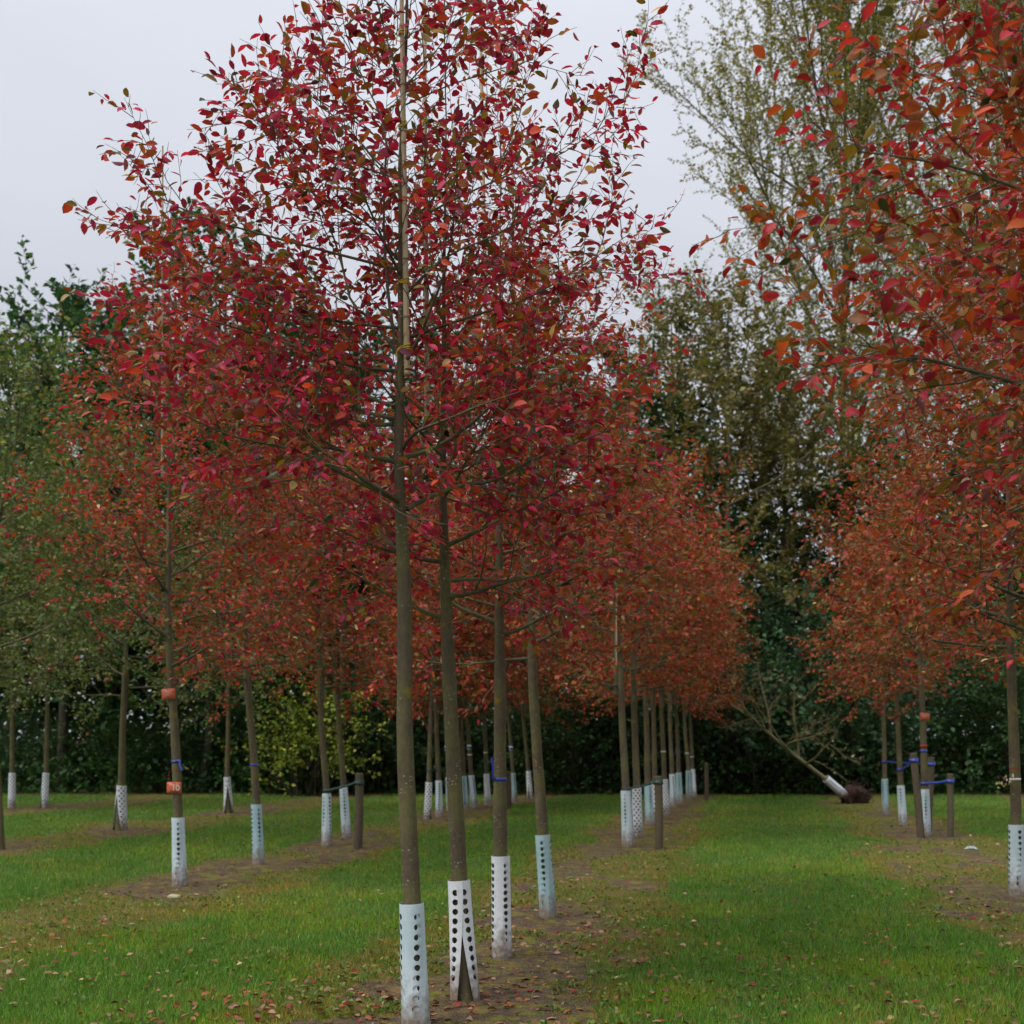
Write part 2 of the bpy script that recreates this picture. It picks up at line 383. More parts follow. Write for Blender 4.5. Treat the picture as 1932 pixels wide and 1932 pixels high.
def dress_limb(rng, pts, r0, tw, lf, prm):
    """secondary branches, twigs and leaf positions of one limb; tw collects (pts, radii, sides), lf collects (pos, dir)"""
    seg = np.linalg.norm(np.diff(pts, axis=0), axis=1); L = seg.sum()
    rad = r0 * (1 - .82 * np.linspace(0, 1, len(pts)) ** .8)
    tw.append((pts, rad, prm.get('sides', 6)))
    nsub = max(3, int(L * prm['sub_per_m']))
    az = rng.random() * 6.28
    for k in range(nsub):
        t = prm.get('sub_t0', .14) + (1 - prm.get('sub_t0', .14)) * (k + rng.random() * .8) / nsub
        x = t * (len(pts) - 1); i = min(int(x), len(pts) - 2); f = x - i
        p = pts[i] * (1 - f) + pts[i + 1] * f; ax = norm(pts[i + 1] - pts[i])
        az += 2.4 + rng.normal(0, .5)
        u = norm(np.cross(ax, (0.13, .2, 1.))); w = np.cross(ax, u)
        side = u * math.cos(az) + w * math.sin(az)
        side[2] += prm.get('sub_up', .15)
        sl = (prm['sub_len'] * (1 - .62 * t) * L * (.65 + .7 * rng.random())) + prm.get('sub_min', .1)
        an = prm.get('sub_ang', .85)
        sp = shoot(rng, p, ax * (1 - an * .45) + norm(side) * an, sl, 5, prm.get('up', .25), .13)
        rs = max(prm['rmin'], r0 * .42 * (1 - .6 * t))
        tw.append((sp, rs * (1 - .7 * np.linspace(0, 1, 6)), 4))
        r = leaves_on(rng, sp, prm['leaf_sp'], .3, prm['droop'])
        if r: lf.append(r)
        nt_ = max(1, int(sl * prm['twig_per_m'] + rng.random()))
        for j in range(nt_):
            tt = .15 + .85 * (j + rng.random()) / nt_
            x = tt * 5; i = min(int(x), 4); f = x - i
            q = sp[i] * (1 - f) + sp[i + 1] * f; ax2 = norm(sp[i + 1] - sp[i])
            sd = rng.normal(0, 1, 3); sd -= ax2 * sd.dot(ax2)
            tl = prm['twig_len'] * (.5 + rng.random())
            tp = shoot(rng, q, ax2 * .65 + norm(sd) * .8 + np.array([0, 0, .12]), tl, 3, .1, .15)
            tw.append((tp, prm['rmin'] * np.array([.8, .65, .5, .35]), 3))
            r = leaves_on(rng, tp, prm['leaf_sp'], .08, prm['droop'])
            if r: lf.append(r)
    tp = pts[-4:]
    r = leaves_on(rng, tp, prm['leaf_sp'], .0, prm['droop'])
    if r: lf.append(r)

def finish_leaves(rng, lf, prm, pal):
    pos = np.concatenate([a for a, b in lf]); d = np.concatenate([b for a, b in lf]); n = len(pos)
    pos = pos + d * prm.get('petiole', .015)
    nrm = np.array([0, 0, 1.]) + rng.normal(0, .75, (n, 3))
    size = prm['leaf'] * (.62 + .6 * rng.random(n)); wid = .74 + .36 * rng.random(n)
    lim = np.concatenate([np.full(len(a), k) for k, (a, b) in enumerate(lf)])
    col = palette(rng, n, pal)
    sprig = rng.random(len(lf))[lim]                                  # shoots turn colour together
    alt = palette(rng, n, pal[:1] + pal[2:3]); pick = (sprig < .3)[:, None]
    col = np.where(pick, alt, col)
    return pos, d, nrm, size, col, wid

RED = dict(sub_per_m=8.5, sub_len=.55, sub_min=.1, twig_per_m=12.5, twig_len=.16, leaf_sp=.046, droop=.4, rmin=.003, leaf=.064, up=.3, sides=6)

def crown_profile(z, zb, zt, R):
    t = np.clip((z - zb) / (zt - zb), 0, 1)
    return R * np.interp(t, [0, .12, .35, .55, .75, .9, 1], [.8, .97, 1, .9, .6, .33, .12])

def random_limbs(rng, trunk, zb, zt, R, n, az0=None, elev=(.12, .95), avoid=None):
    out = []; az = rng.random() * 6.28
    for k in range(n):
        t = (k + rng.random() * .6) / n
        z0 = zb + (zt - zb) * t * .93
        i = np.searchsorted(trunk[:, 2], z0); i = min(max(i, 1), len(trunk) - 1)
        f = (z0 - trunk[i - 1, 2]) / max(trunk[i, 2] - trunk[i - 1, 2], 1e-4); p = trunk[i - 1] * (1 - f) + trunk[i] * f
        az += 2.4 + rng.normal(0, .35)
        if avoid: pass
        e = elev[0] + (elev[1] - elev[0]) * t + rng.normal(0, .1)
        L = crown_profile(z0 + .45, zb, zt, R) / math.cos(min(e, 1.1)) * (.8 + .35 * rng.random())
        d = np.array([math.cos(az) * math.cos(e), math.sin(az) * math.cos(e), math.sin(e)])
        out.append((shoot(rng, p, d, max(L, .25), 9, .3, .07), t))
    return out

LEAFN = 0
def make_leaf_library(pal, key):
    r = np.random.default_rng(hash(key) % 1000 if isinstance(key, int) else len(key))
    lib = []
    for k in range(28):
        mb = MB(); V = LEAF12[0].copy()
        V[:, 2] *= r.uniform(.4, 1.8); V[:, 0] *= r.uniform(.85, 1.2); V[10, 2] += r.uniform(-.12, .08)
        mb.add(V, q=LEAF12[1], t=LEAF12[2], c=palette(r, 1, pal)[0])
        lib.append(mb.mesh('leaf', M['leaf']))
    return lib, r
LIBS = {}
def place_leaf_objects(root, pos, d, nrm, size, col, wid, k, pal, key, rows_cam):
    """the k leaves that show largest become parts of their own; returns the mask of the rest"""
    if key not in LIBS:
        LIBS[key] = make_leaf_library(pal, key)[0]
        LIBS[key + '_c'] = np.array([[*m.color_attributes['Col'].data[0].color[:3]] for m in LIBS[key]])
    lib, lc = LIBS[key], LIBS[key + '_c']
    wp = pos + rows_cam
    u = CU + wp[:, 0] * F / wp[:, 1]; v = HOR - (wp[:, 2] - CAM_H) * F / wp[:, 1]
    inf = (u > -20) & (u < 1950) & (v > -20) & (v < 1950)
    s, dd, nn = frames(d, nrm)
    face = np.abs((nn * norm(wp - np.array([0, 0, CAM_H]))).sum(1))
    score = np.where(inf, size / wp[:, 1] * (.35 + face), -1)
    top = np.argsort(-score)[:k]; top = top[score[top] > 0]
    from mathutils import Matrix
    for i in top:
        j = int(np.argmin(((lc - col[i]) ** 2 / (lc + .02) ** 1.0).sum(1) + rng.random(len(lc)) * .02))
        o = bpy.data.objects.new('leaf', lib[j]); o.parent = root
        z = size[i]; w = wid[i]
        mt = Matrix(((s[i, 0] * z * w, dd[i, 0] * z, nn[i, 0] * z, pos[i, 0]), (s[i, 1] * z * w, dd[i, 1] * z, nn[i, 1] * z, pos[i, 1]), (s[i, 2] * z * w, dd[i, 2] * z, nn[i, 2] * z, pos[i, 2]), (0, 0, 0, 1)))
        o.matrix_local = mt; COL.objects.link(o)
    mask = np.ones(len(pos), bool); mask[top] = False
    return mask

TRUNKS = {}
def trunk_at(key, z):
    root, pts, rad = TRUNKS[key]
    i = min(max(int(np.searchsorted(pts[:, 2], z)), 1), len(pts) - 1)
    f = (z - pts[i - 1, 2]) / (pts[i, 2] - pts[i - 1, 2])
    return pts[i - 1] * (1 - f) + pts[i] * f, rad[i - 1] * (1 - f) + rad[i] * f, norm(pts[i] - pts[i - 1])

def red_tree(key, base, path, label, pal, group=None, zb=2.35, zt=6.4, R=1.5, nl=20, explicit=(), r_base=.062, leaves=300, seed=1, prm=RED, lk='red', name='serviceberry_tree', bark_m='bark'):
    """path: trunk points (world). explicit: limb polylines (world)"""
    r = np.random.default_rng(seed)
    bx, by = base; g = gz1(bx, by); root = empty(name, (bx, by, g)); o0 = np.array((bx, by, g))
    tag(root, label, 'tree', group)
    pth = np.asarray(path, float); pth[0, 2] = g - .06
    tp = spline(pth, 40); tp[:, :2] += np.cumsum(r.normal(0, .004, (40, 2)), 0) * np.linspace(0, 1, 40)[:, None]
    zz = (tp[:, 2] - g) / (zt)
    rad = r_base * np.interp(zz, [0, .03, .1, .35, .5, .7, 1], [1.25, 1.06, 1, .82, .56, .3, .08]) * (1 + .03 * np.sin(zz * 40 + seed))
    TRUNKS[key] = (root, tp, rad)
    mb = MB(); tube(mb, tp - o0, rad, 16); tk = mb.obj('trunk', M[bark_m], root)
    limbs = [(spline(np.asarray(e), 12), None) for e in explicit] + random_limbs(r, tp, zb, zt, R, nl)
    lf = []
    for pts, t in limbs:
        L = np.linalg.norm(np.diff(pts, axis=0), axis=1).sum()
        i = min(max(int(np.searchsorted(tp[:, 2], pts[0, 2])), 1), 39)
        r0 = min(rad[i] * .55, .007 + .0085 * L)
        tw = []; dress_limb(r, pts - o0, r0, tw, lf, prm)
        mb = MB()
        for a, b, n in tw: tube(mb, a, b, n)
        mb.obj('branch', M['branch'], tk)
    tw = []; dress_limb(r, tp[-9:] - o0, rad[-9], tw, lf, prm)
    mb = MB()
    for a, b, n in tw[1:]: tube(mb, a, b, n)
    mb.obj('top_branch', M['branch'], tk)
    A = finish_leaves(r, lf, prm, pal)
    if key == 'A':          # the cane and stem stand free of leaves on this side
        wp = A[0] + o0; uu = CU + wp[:, 0] * F / wp[:, 1]; vv = HOR - (wp[:, 2] - CAM_H) * F / wp[:, 1]
        hide = (wp[:, 1] < by + .05) & (((np.abs(uu - 760) < 24) & (vv < 720)) | ((np.abs(uu - 748) < 34) & (vv > 540))) & (r.random(len(uu)) < .82)
        A = [x[~hide] for x in A]
    if leaves:
        mask = place_leaf_objects(root, *A, leaves, pal, lk, o0); A = [x[mask] for x in A]
    mb = MB(); add_leaves(mb, LEAF12 if by < 7 else LEAF8 if by < 9.5 else LEAF6, A[0], A[1], A[2], A[3], A[4], A[5])
    fo = mb.obj('foliage', M['leaf'], root); tag(fo, kind='stuff')
    return root

def px_path(pxs, d, H, lean=None, bend=None):
    pts = [P(u, v, d) for u, v in pxs]
    t = pts[-1] - pts[-2]; t = t / t[2] * .35; t[1] = 0
    top = pts[-1].copy()
    while top[2] < H - .01:
        stp = min(1.3, H - top[2]); top = top + np.array([t[0] * stp * .25, .02 * stp, stp]); pts.append(top)
    return np.array(pts)
def px_limb(pxs, d, dy): n = len(pxs); return np.array([P(u, v, d + dy * k / (n - 1)) for k, (u, v) in enumerate(pxs)])

# ------------------------------------------------------------------ middle row, the four trees at its end
dA = depth(1945)
exA = [px_limb(p, dA, dy) for p, dy in [
    ([(748, 872), (690, 858), (640, 850), (560, 795), (470, 740), (380, 700)], -.3),
    ([(768, 960), (800, 943), (870, 915), (930, 908), (1000, 870), (1100, 830), (1180, 800)], .35),
    ([(757, 850), (778, 822), (800, 808), (860, 785), (905, 765), (1010, 730)], -.7),
    ([(747, 790), (700, 780), (620, 750), (560, 735), (480, 720)], .4),
    ([(748, 650), (735, 580), (726, 470), (724, 380), (728, 250), (700, 180), (660, 90), (640, 0)], -.25),
    ([(748, 665), (700, 600), (665, 575), (640, 480), (610, 400), (570, 330), (530, 290)], .3),
    ([(757, 565), (800, 520), (850, 480), (920, 450), (1000, 410), (1090, 370)], -.5),
    ([(750, 490), (690, 420), (600, 370), (510, 320), (470, 300)], -.2),
    ([(757, 430), (850, 380), (960, 330), (1050, 295), (1120, 250), (1180, 215)], .2),
    ([(757, 300), (700, 250), (620, 200), (530, 150), (550, 150), (520, 120)], .25),
    ([(757, 340), (640, 300), (520, 255), (500, 235), (465, 210)], -.1),
    ([(757, 510), (600, 470), (450, 430), (370, 405), (320, 382), (285, 362)], -.15),
    ([(752, 945), (640, 890), (560, 850), (430, 820), (300, 760)], -.5),
    ([(757, 620), (600, 600), (450, 560), (360, 530), (290, 490)], .3),
    ([(760, 200), (850, 160), (960, 125), (990, 118), (1010, 95)], .1),
    ([(757, 700), (660, 690), (520, 640), (380, 600), (270, 560)], -.6),
    ([(760, 640), (880, 600), (1000, 560), (1100, 500), (1190, 440)], .5),
    ([(757, 800), (640, 800), (480, 760), (340, 690)], .7),
]]
red_tree('A', base_px(787, 1945), px_path([(787, 1945), (777, 1700), (763, 1400), (762, 1150), (757, 1000), (752, 850), (755, 700), (756, 560), (754, 470), (752, 330), (759, 200), (762, 0)], dA, 6.5),
         'crimson serviceberry tree at the open end of the middle row, cane tied to its leader', PAL_CRIMSON, None, 2.4, 5.9, 1.0, 13, exA, .049, 300, 11, lk='crimson')
for key, (u, v), top, lab, pal, sd, R in [
    ('B', (880, 1888), (838, 1040), 'crimson serviceberry tree whose trunk guard is split open at the bottom', PAL_CRIMSON, 12, 1.08),
    ('C', (948, 1812), (938, 1080), 'red serviceberry tree with a blue ribbon tied round its speckled trunk above a two-column guard', PAL_RED, 13, 1.1),
    ('D', (1037, 1733), (1003, 1240), 'red serviceberry tree with lichen-dotted leaning trunk forking low, fourth in the middle row', PAL_RED, 14, 1.45)]:
    d = depth(v)
    red_tree(key, base_px(u, v), px_path([(u, v), ((u * .62 + top[0] * .38) - 2, v * .62 + top[1] * .38), top], d, 6.4), lab, pal, None, 2.2, 5.75 if key == 'D' else 5.2, R, 24, (), .05, 300, sd, lk='crimson' if pal is PAL_CRIMSON else 'red')

# ------------------------------------------------------------------ right row, near trees mostly outside the frame
dR = 4.4
exR = [px_limb(p, dR, dy) for p, dy in [
    ([(2483, 520), (2230, 470), (2000, 385), (1820, 320), (1690, 295), (1570, 280)], -.1),
    ([(2483, 800), (2230, 790), (1950, 730), (1760, 680), (1620, 650)], .1),
    ([(2483, 300), (2200, 150), (2000, 80), (1890, 30)], .15),
    ([(2483, 870), (2250, 900), (2080, 880), (1960, 860)], .3),
    ([(2483, 450), (2230, 350), (2020, 240), (1880, 190), (1790, 160)], .2),
    ([(2483, 650), (2250, 600), (2050, 560), (1880, 500), (1780, 470)], .3),
    ([(2483, 750), (2250, 720), (2080, 650), (1930, 600)], -.3)]]
xb = (2483 - CU) * dR / F
red_tree('R1', (xb, dR), np.array([(xb, dR, 0), (xb, dR, 1.5), (xb - .05, dR, 3), (xb - .05, dR, 6.4)]),
         'large-leaved red serviceberry tree whose long branch reaches across in front of the tall poplar', PAL_RED, None, 2.5, 6.2, 1.2, 20, exR, .052, 300, 21, lk='red')
for key, xy, sd, lab in [('R2', (3.95, 7.3), 22, 'red and orange serviceberry tree behind the overreaching large-leaved one, trunk out of view'), ('R3', (4.35, 9.4), 23, 'orange-red serviceberry tree just before the white-banded trunk, its own trunk out of view')]:
    x, y = xy
    red_tree(key, xy, np.array([(x, y, 0), (x - .03, y, 1.5), (x - .08, y, 3), (x - .1, y, 6.3)]), lab, PAL_RED if key == 'R2' else PAL_ORANGE, None, 2.2, 6.3, 1.6, 27, (), .05, 300, sd, lk='red' if key == 'R2' else 'orange')
u, v = 1920, 1697
red_tree('AA', base_px(u, v), px_path([(u, v), (1915, 1480), (1905, 1150)], depth(v), 6.3), 'orange-red serviceberry tree with a white band and red twine round its dark trunk', PAL_ORANGE, None, 2.4, 6.2, 1.55, 26, (), .052, 300, 24, lk='orange')

_r = np.random.default_rng(4); _c = P(1894, 1474, depth(1697) - .06) - np.array(TRUNKS['AA'][0].location); mb = MB()
tube(mb, shoot(_r, _c + np.array([.08, .03, -.02]), np.array([-1, -.2, .5]), .13, 4), .003, 4, c=(.2, .2, .08))
add_leaves(mb, LEAF6, _c + _r.normal(0, .03, (22, 3)), _r.normal(0, 1, (22, 3)), _r.normal(0, 1, (22, 3)), .03 + .02 * _r.random(22), palette(_r, 22, [(2, (.5, .45, .25)), (2, (.3, .34, .1)), (1, (.6, .55, .45))]))
mb.obj('sprig', M['leaf'], TRUNKS['AA'][0])

# ------------------------------------------------------------------ left row, near trees
for key, (u, v), top, lab, sd in [
    ('N', (340, 1670), (318, 1200), 'orange-red serviceberry tree carrying two orange tags and a blue ribbon on its trunk', 31),
    ('O', (489, 1629), (464, 1250), 'orange-red serviceberry tree with a plain blue band round its trunk and a teal guard', 32)]:
    red_tree(key, base_px(u, v), px_path([(u, v), (u * .5 + top[0] * .5 + 3, v * .5 + top[1] * .5), top], depth(v), 6.5), lab, PAL_ORANGE if key == 'O' else PAL_RED, None, 2.2, 6.5, 1.55, 26, (), .05, 300, sd, lk='orange' if key == 'O' else 'red')

# ------------------------------------------------------------------ farther trees: shared crowns
FARRED = dict(RED, leaf_sp=.055, twig_per_m=11, leaf=.078, sub_per_m=8)
def crown_template(seed, pal, zb, zt, R, nl, prm, leafm, tpl=LEAF4, elev=(.1, .95), r0=.026, barkm='branch'):
    r = np.random.default_rng(seed)
    ln = np.array([(0, 0, z) for z in np.linspace(0, zt, 24)]); ln[:, :2] += np.cumsum(r.normal(0, .006 * zt / 6, (24, 2)), 0)
    ln[:, :2] -= ln[np.searchsorted(ln[:, 2], zb), :2]
    lf = []; tw = []
    for pts, t in random_limbs(r, ln, zb, zt, R, nl, elev=elev):
        L = np.linalg.norm(np.diff(pts, axis=0), axis=1).sum()
        dress_limb(r, pts, min(r0, .25 * r0 + .35 * r0 * L / max(R, .1) * 1.4) * (1 - .55 * t), tw, lf, prm)
    A = finish_leaves(r, lf, prm, pal)
    mb1 = MB()
    k = np.searchsorted(ln[:, 2], zb) - 1
    tube(mb1, ln[k:], r0 * 1.35 * (1 - .85 * np.linspace(0, 1, 24 - k)), 7)
    for a, b, n in tw: tube(mb1, a, b, min(n, 5) if n > 3 else 3)
    mb2 = MB(); add_leaves(mb2, tpl, *A)
    return mb1.mesh('branches', M[barkm]), mb2.mesh('foliage', M[leafm]), A
T_RED = [crown_template(41, PAL_ORANGE, 2.25, 6.2, 1.55, 24, FARRED, 'leaf'), crown_template(42, PAL_ORANGE, 2.25, 6.0, 1.5, 24, FARRED, 'leaf'), crown_template(43, PAL_RED, 2.25, 6.4, 1.55, 24, FARRED, 'leaf')]
APPLE = dict(sub_per_m=6.5, sub_len=.6, twig_per_m=10, twig_len=.2, leaf_sp=.058, droop=.25, rmin=.0045, leaf=.075, up=.1, sides=6)
T_APPLE = [crown_template(51, PAL_APPLE, 2.2, 6.6, 2.1, 24, APPLE, 'green_leaf', r0=.03), crown_template(52, PAL_APPLE, 2.3, 6.2, 2.0, 24, APPLE, 'green_leaf', r0=.03)]

def apple_mesh():
    mb = MB(); n, k = 9, 7; vs = []
    for i in range(k):
        a = math.pi * i / (k - 1); rr = math.sin(a) * (1 + .12 * math.cos(a)); z = -math.cos(a) * .9 + (-.22 if i == k - 1 else 0) + (.15 if i == 0 else 0)
        for j in range(n): vs.append((max(rr, .02) * math.cos(j * 6.2832 / n), max(rr, .02) * math.sin(j * 6.2832 / n), z))
    q = [(i * n + j, i * n + (j + 1) % n, (i + 1) * n + (j + 1) % n, (i + 1) * n + j) for i in range(k - 1) for j in range(n)]
    mb.add(np.array(vs) * .046, q=q); return mb.mesh('apple', M['apple'])
APPLE_ME = apple_mesh()

def far_tree(key, base, top_px, tpl, label, group, seed, r_base=.05, bark_m='bark', name='serviceberry_tree', s=1.0, apples=0, vbase=None):
    r = np.random.default_rng(seed)
    bx, by = base; g = gz1(bx, by); root = empty(name, (bx, by, g)); tag(root, label, 'tree', group)
    zc = 2.4 * s
    u, v = top_px; tx = (u - CU) * by / F; tz = CAM_H - (v - HOR) * by / F
    dx = (tx - bx) / max(tz, .5)
    pts = np.array([(0, 0, -.06), (dx * .7 * .7 * zc + r.normal(0, .015), r.normal(0, .02), .7), (dx * 1.6, r.normal(0, .02), 1.6), (dx * zc, 0, zc), (dx * (zc + .6), 0, zc + .6)])
    pts[1, 0] = dx * .7 + r.normal(0, .012)
    tp = spline(pts, 26); zz = tp[:, 2] / (zc + .6)
    rad = r_base * np.interp(zz, [0, .05, .3, .85, 1], [1.3, 1.05, .95, .75, .5])
    TRUNKS[key] = (root, tp + np.array((bx, by, g)), rad)
    mb = MB(); tube(mb, tp, rad, 10); tk = mb.obj('trunk', M[bark_m], root)
    rz = r.random() * 6.28
    for nm, me in (('branches', tpl[0]), ('foliage', tpl[1])):
        o = mobj(nm, me, root); o.location = (dx * zc, 0, zc - 2.4 * s); o.rotation_euler = (0, dx * .5, rz); o.scale = (s, s, s); tag(o, kind='stuff')
    if apples:
        A = tpl[2]; low = np.where(A[0][:, 2] < 5.2)[0]; idx = r.choice(low, apples, replace=False)
        c, sn = math.cos(rz), math.sin(rz)
        for i in idx:
            p = A[0][i] * s; q = (p[0] * c - p[1] * sn + dx * zc, p[0] * sn + p[1] * c, p[2] + zc - 2.4 * s - .04)
            o = mobj('apple', APPLE_ME, root); o.location = q; o.rotation_euler = (r.normal(0, .3), r.normal(0, .3), 0)
    return root
ORD = ['', 'first', 'second', 'third', 'fourth', 'fifth', 'sixth', 'seventh', 'eighth', 'ninth']
GF = 'serviceberry trees far down the middle row'
for k, (u, v) in enumerate(CENTRE[4:]):
    top = [(1169, 1250), (1196, 1300), (1217, 1290), (1232, 1300), (1246, 1300), (1262, 1300), (1275, 1320), (1290, 1330), (1302, 1340)][k]
    lab = 'russet serviceberry tree of the middle row, %s beyond the one strapped to the stake' % ORD[k]
    if k == 0: lab = 'russet serviceberry tree strapped to the short stake in the middle row, yellow-green forks'
    far_tree('E%d' % k, base_px(u, v), top, T_RED[k % 2], lab, GF if k else None, 100 + k, .058 if k < 3 else .052)
for k, (u, v) in enumerate(LEFT1[2:]):
    top = [(602, 1250), (632, 1250), (814, 1310), (822, 1320), (838, 1320), (868, 1320), (877, 1315), (912, 1320), (957, 1310), (984, 1317)][k]
    lab = 'russet serviceberry tree of the left row, %s beyond the green-belted stake' % ORD[max(k - 1, 0)]
    if k == 0: lab = 'russet serviceberry tree strapped to a stake with a green belt, orange lichen on trunk'
    if k == 1: lab = 'russet serviceberry tree right beside the stake of the green belt, pale teal guard'
    far_tree('L%d' % k, base_px(u, v), top, T_RED[(k + 1) % 3], lab, 'serviceberry trees deep in the left row' if k > 1 else None, 140 + k, .05)
for k, (u, v) in enumerate(RIGHT[1:]):
    lab = ['russet serviceberry tree with one orange tag on its trunk between wooden stakes', 'russet serviceberry tree tied with blue strap to a tall leaning stake', 'russet serviceberry tree with blue strap and slim pale trunk, nearest the uprooted tree'][k]
    top = [(1738, 1290), (1692, 1320), (1667, 1340)][k]
    far_tree('S%d' % k, base_px(u, v), top, T_RED[(k + 1) % 2], lab, None, 160 + k, .058 if k == 0 else .05)
# apple trees
for k, (u, v, tu, tv, s, n) in enumerate([(226, 1565, 237, 1240, 1.0, 34), (432, 1533, 430, 1240, .95, 8), (1, 1602, -22, 1250, 1.08, 26), (83, 1525, 92, 1240, 1.1, 32), (22, 1526, 24, 1240, 1.1, 32)]):
    lab = ['apple tree with yellow-green trunk forking low, tilted white guard split in two', 'sparse apple tree with a red mark on its trunk and a split mesh guard',
           'apple tree whose brown trunk has no guard', 'apple tree with mesh guard and a trunk bending towards the wood, red apples', 'apple tree with mesh guard solid at its lowest part, red apples'][k]
    far_tree('P%d' % k, base_px(u, v), (tu, tv), T_APPLE[k % 2], lab, None, 180 + k, .066 if k == 0 else .055, 'apple_bark', 'apple_tree', s, n)

# ------------------------------------------------------------------ trunk guards
def guard_mesh(Wd, Hh, rt, flare, ncol, pitch, hole, stag, notch=0, res=10, th0=0., solid_bot=.12, solid_top=.04, mat='guard'):
    """a perforated plastic sheet rolled round a trunk; the roll opens towards the ground"""
    cw = Wd / ncol; nrow = int((Hh - solid_bot - solid_top) / pitch); ph = (Hh - solid_bot - solid_top) / nrow
    vs = []; qs = []; ts = []
    _a = np.arange(res) * 2 * np.pi / res + np.pi / res
    edge_xs = [0, Wd] + [c * cw for c in range(1, ncol)]
    for c in range(ncol):
        for t in _a:
            if abs(math.sin(t)) / (ph / 2) >= abs(math.cos(t)) / (cw / 2): edge_xs.append((c + .5) * cw + ph / 2 / abs(math.sin(t)) * math.cos(t))
    def roll(s, h):
        R = rt * (1 + flare * (1 - h / Hh) ** 1.5)
        th = th0 + (s - Wd / 2) / R
        rr = R + .004 * (s / Wd)
        return (rr * math.cos(th), rr * math.sin(th), h)
    def strip(h0, h1, s0, s1, n):
        b = len(vs)
        xs = [s0 + (s1 - s0) * k / n for k in range(n + 1)]
        if abs(s1 - s0 - Wd) < 1e-6:
            xs = sorted(set(round(x, 6) for x in edge_xs)); n = len(xs) - 1
        for k in range(n + 1):
            s = xs[k]; vs.append(roll(s, h0)); vs.append(roll(s, h1))
        for k in range(n): qs.append((b + 2 * k, b + 2 * k + 2, b + 2 * k + 3, b + 2 * k + 1))
    a = np.arange(res) * 2 * np.pi / res + np.pi / res
    for i in range(nrow):
        h0 = solid_bot + i * ph; off = (cw / 2 if (stag and i % 2) else 0)
        for c in range(ncol):
            s0 = c * cw; s1 = s0 + cw
            if stag and i % 2:
                if c == ncol - 1: strip(h0, h0 + ph, 0, cw / 2, 1); strip(h0, h0 + ph, Wd - cw / 2, Wd, 1); continue
                s0 += off; s1 += off
            cx, cyy = (s0 + s1) / 2, h0 + ph / 2; b = len(vs)
            for t in a:
                vs.append(roll(cx + hole * math.cos(t), cyy + hole * math.sin(t)))
            for t in a:
                k = 1 / max(abs(math.cos(t)) / (cw / 2), abs(math.sin(t)) / (ph / 2))
                vs.append(roll(cx + k * math.cos(t), cyy + k * math.sin(t)))
            for k in range(res):
                k2 = (k + 1) % res
                qs.append((b + k, b + res + k, b + res + k2, b + k2))
            cb = len(vs)          # corners of the cell
            cor = [(s1, h0 + ph), (s0, h0 + ph), (s0, h0), (s1, h0)]
            for (s, h), ang in zip(cor, (math.atan2(ph, cw), math.atan2(ph, -cw), math.atan2(-ph, -cw), math.atan2(-ph, cw))):
                ang %= 2 * np.pi; aa = a % (2 * np.pi)
                below = max([k for k in range(res)], key=lambda k: -((ang - aa[k]) % (2 * np.pi)))
                vs.append(roll(s, h)); ts.append((b + res + below, len(vs) - 1, b + res + (below + 1) % res))
    strip(0, solid_bot, 0, Wd, 14)
    if notch: strip(Hh - solid_top, Hh, 0, Wd * .42, 6); strip(Hh - solid_top, Hh, Wd * .62, Wd, 6)
    else: strip(Hh - solid_top, Hh, 0, Wd, 14)
    mb = MB(); mb.add(np.array(vs), q=qs, t=ts)
    me = mb.mesh('sheet', M[mat])
    bm = bmesh.new(); bm.from_mesh(me); bmesh.ops.remove_doubles(bm, verts=bm.verts, dist=4e-4); bm.to_mesh(me); bm.free()
    return me
_gm = {}
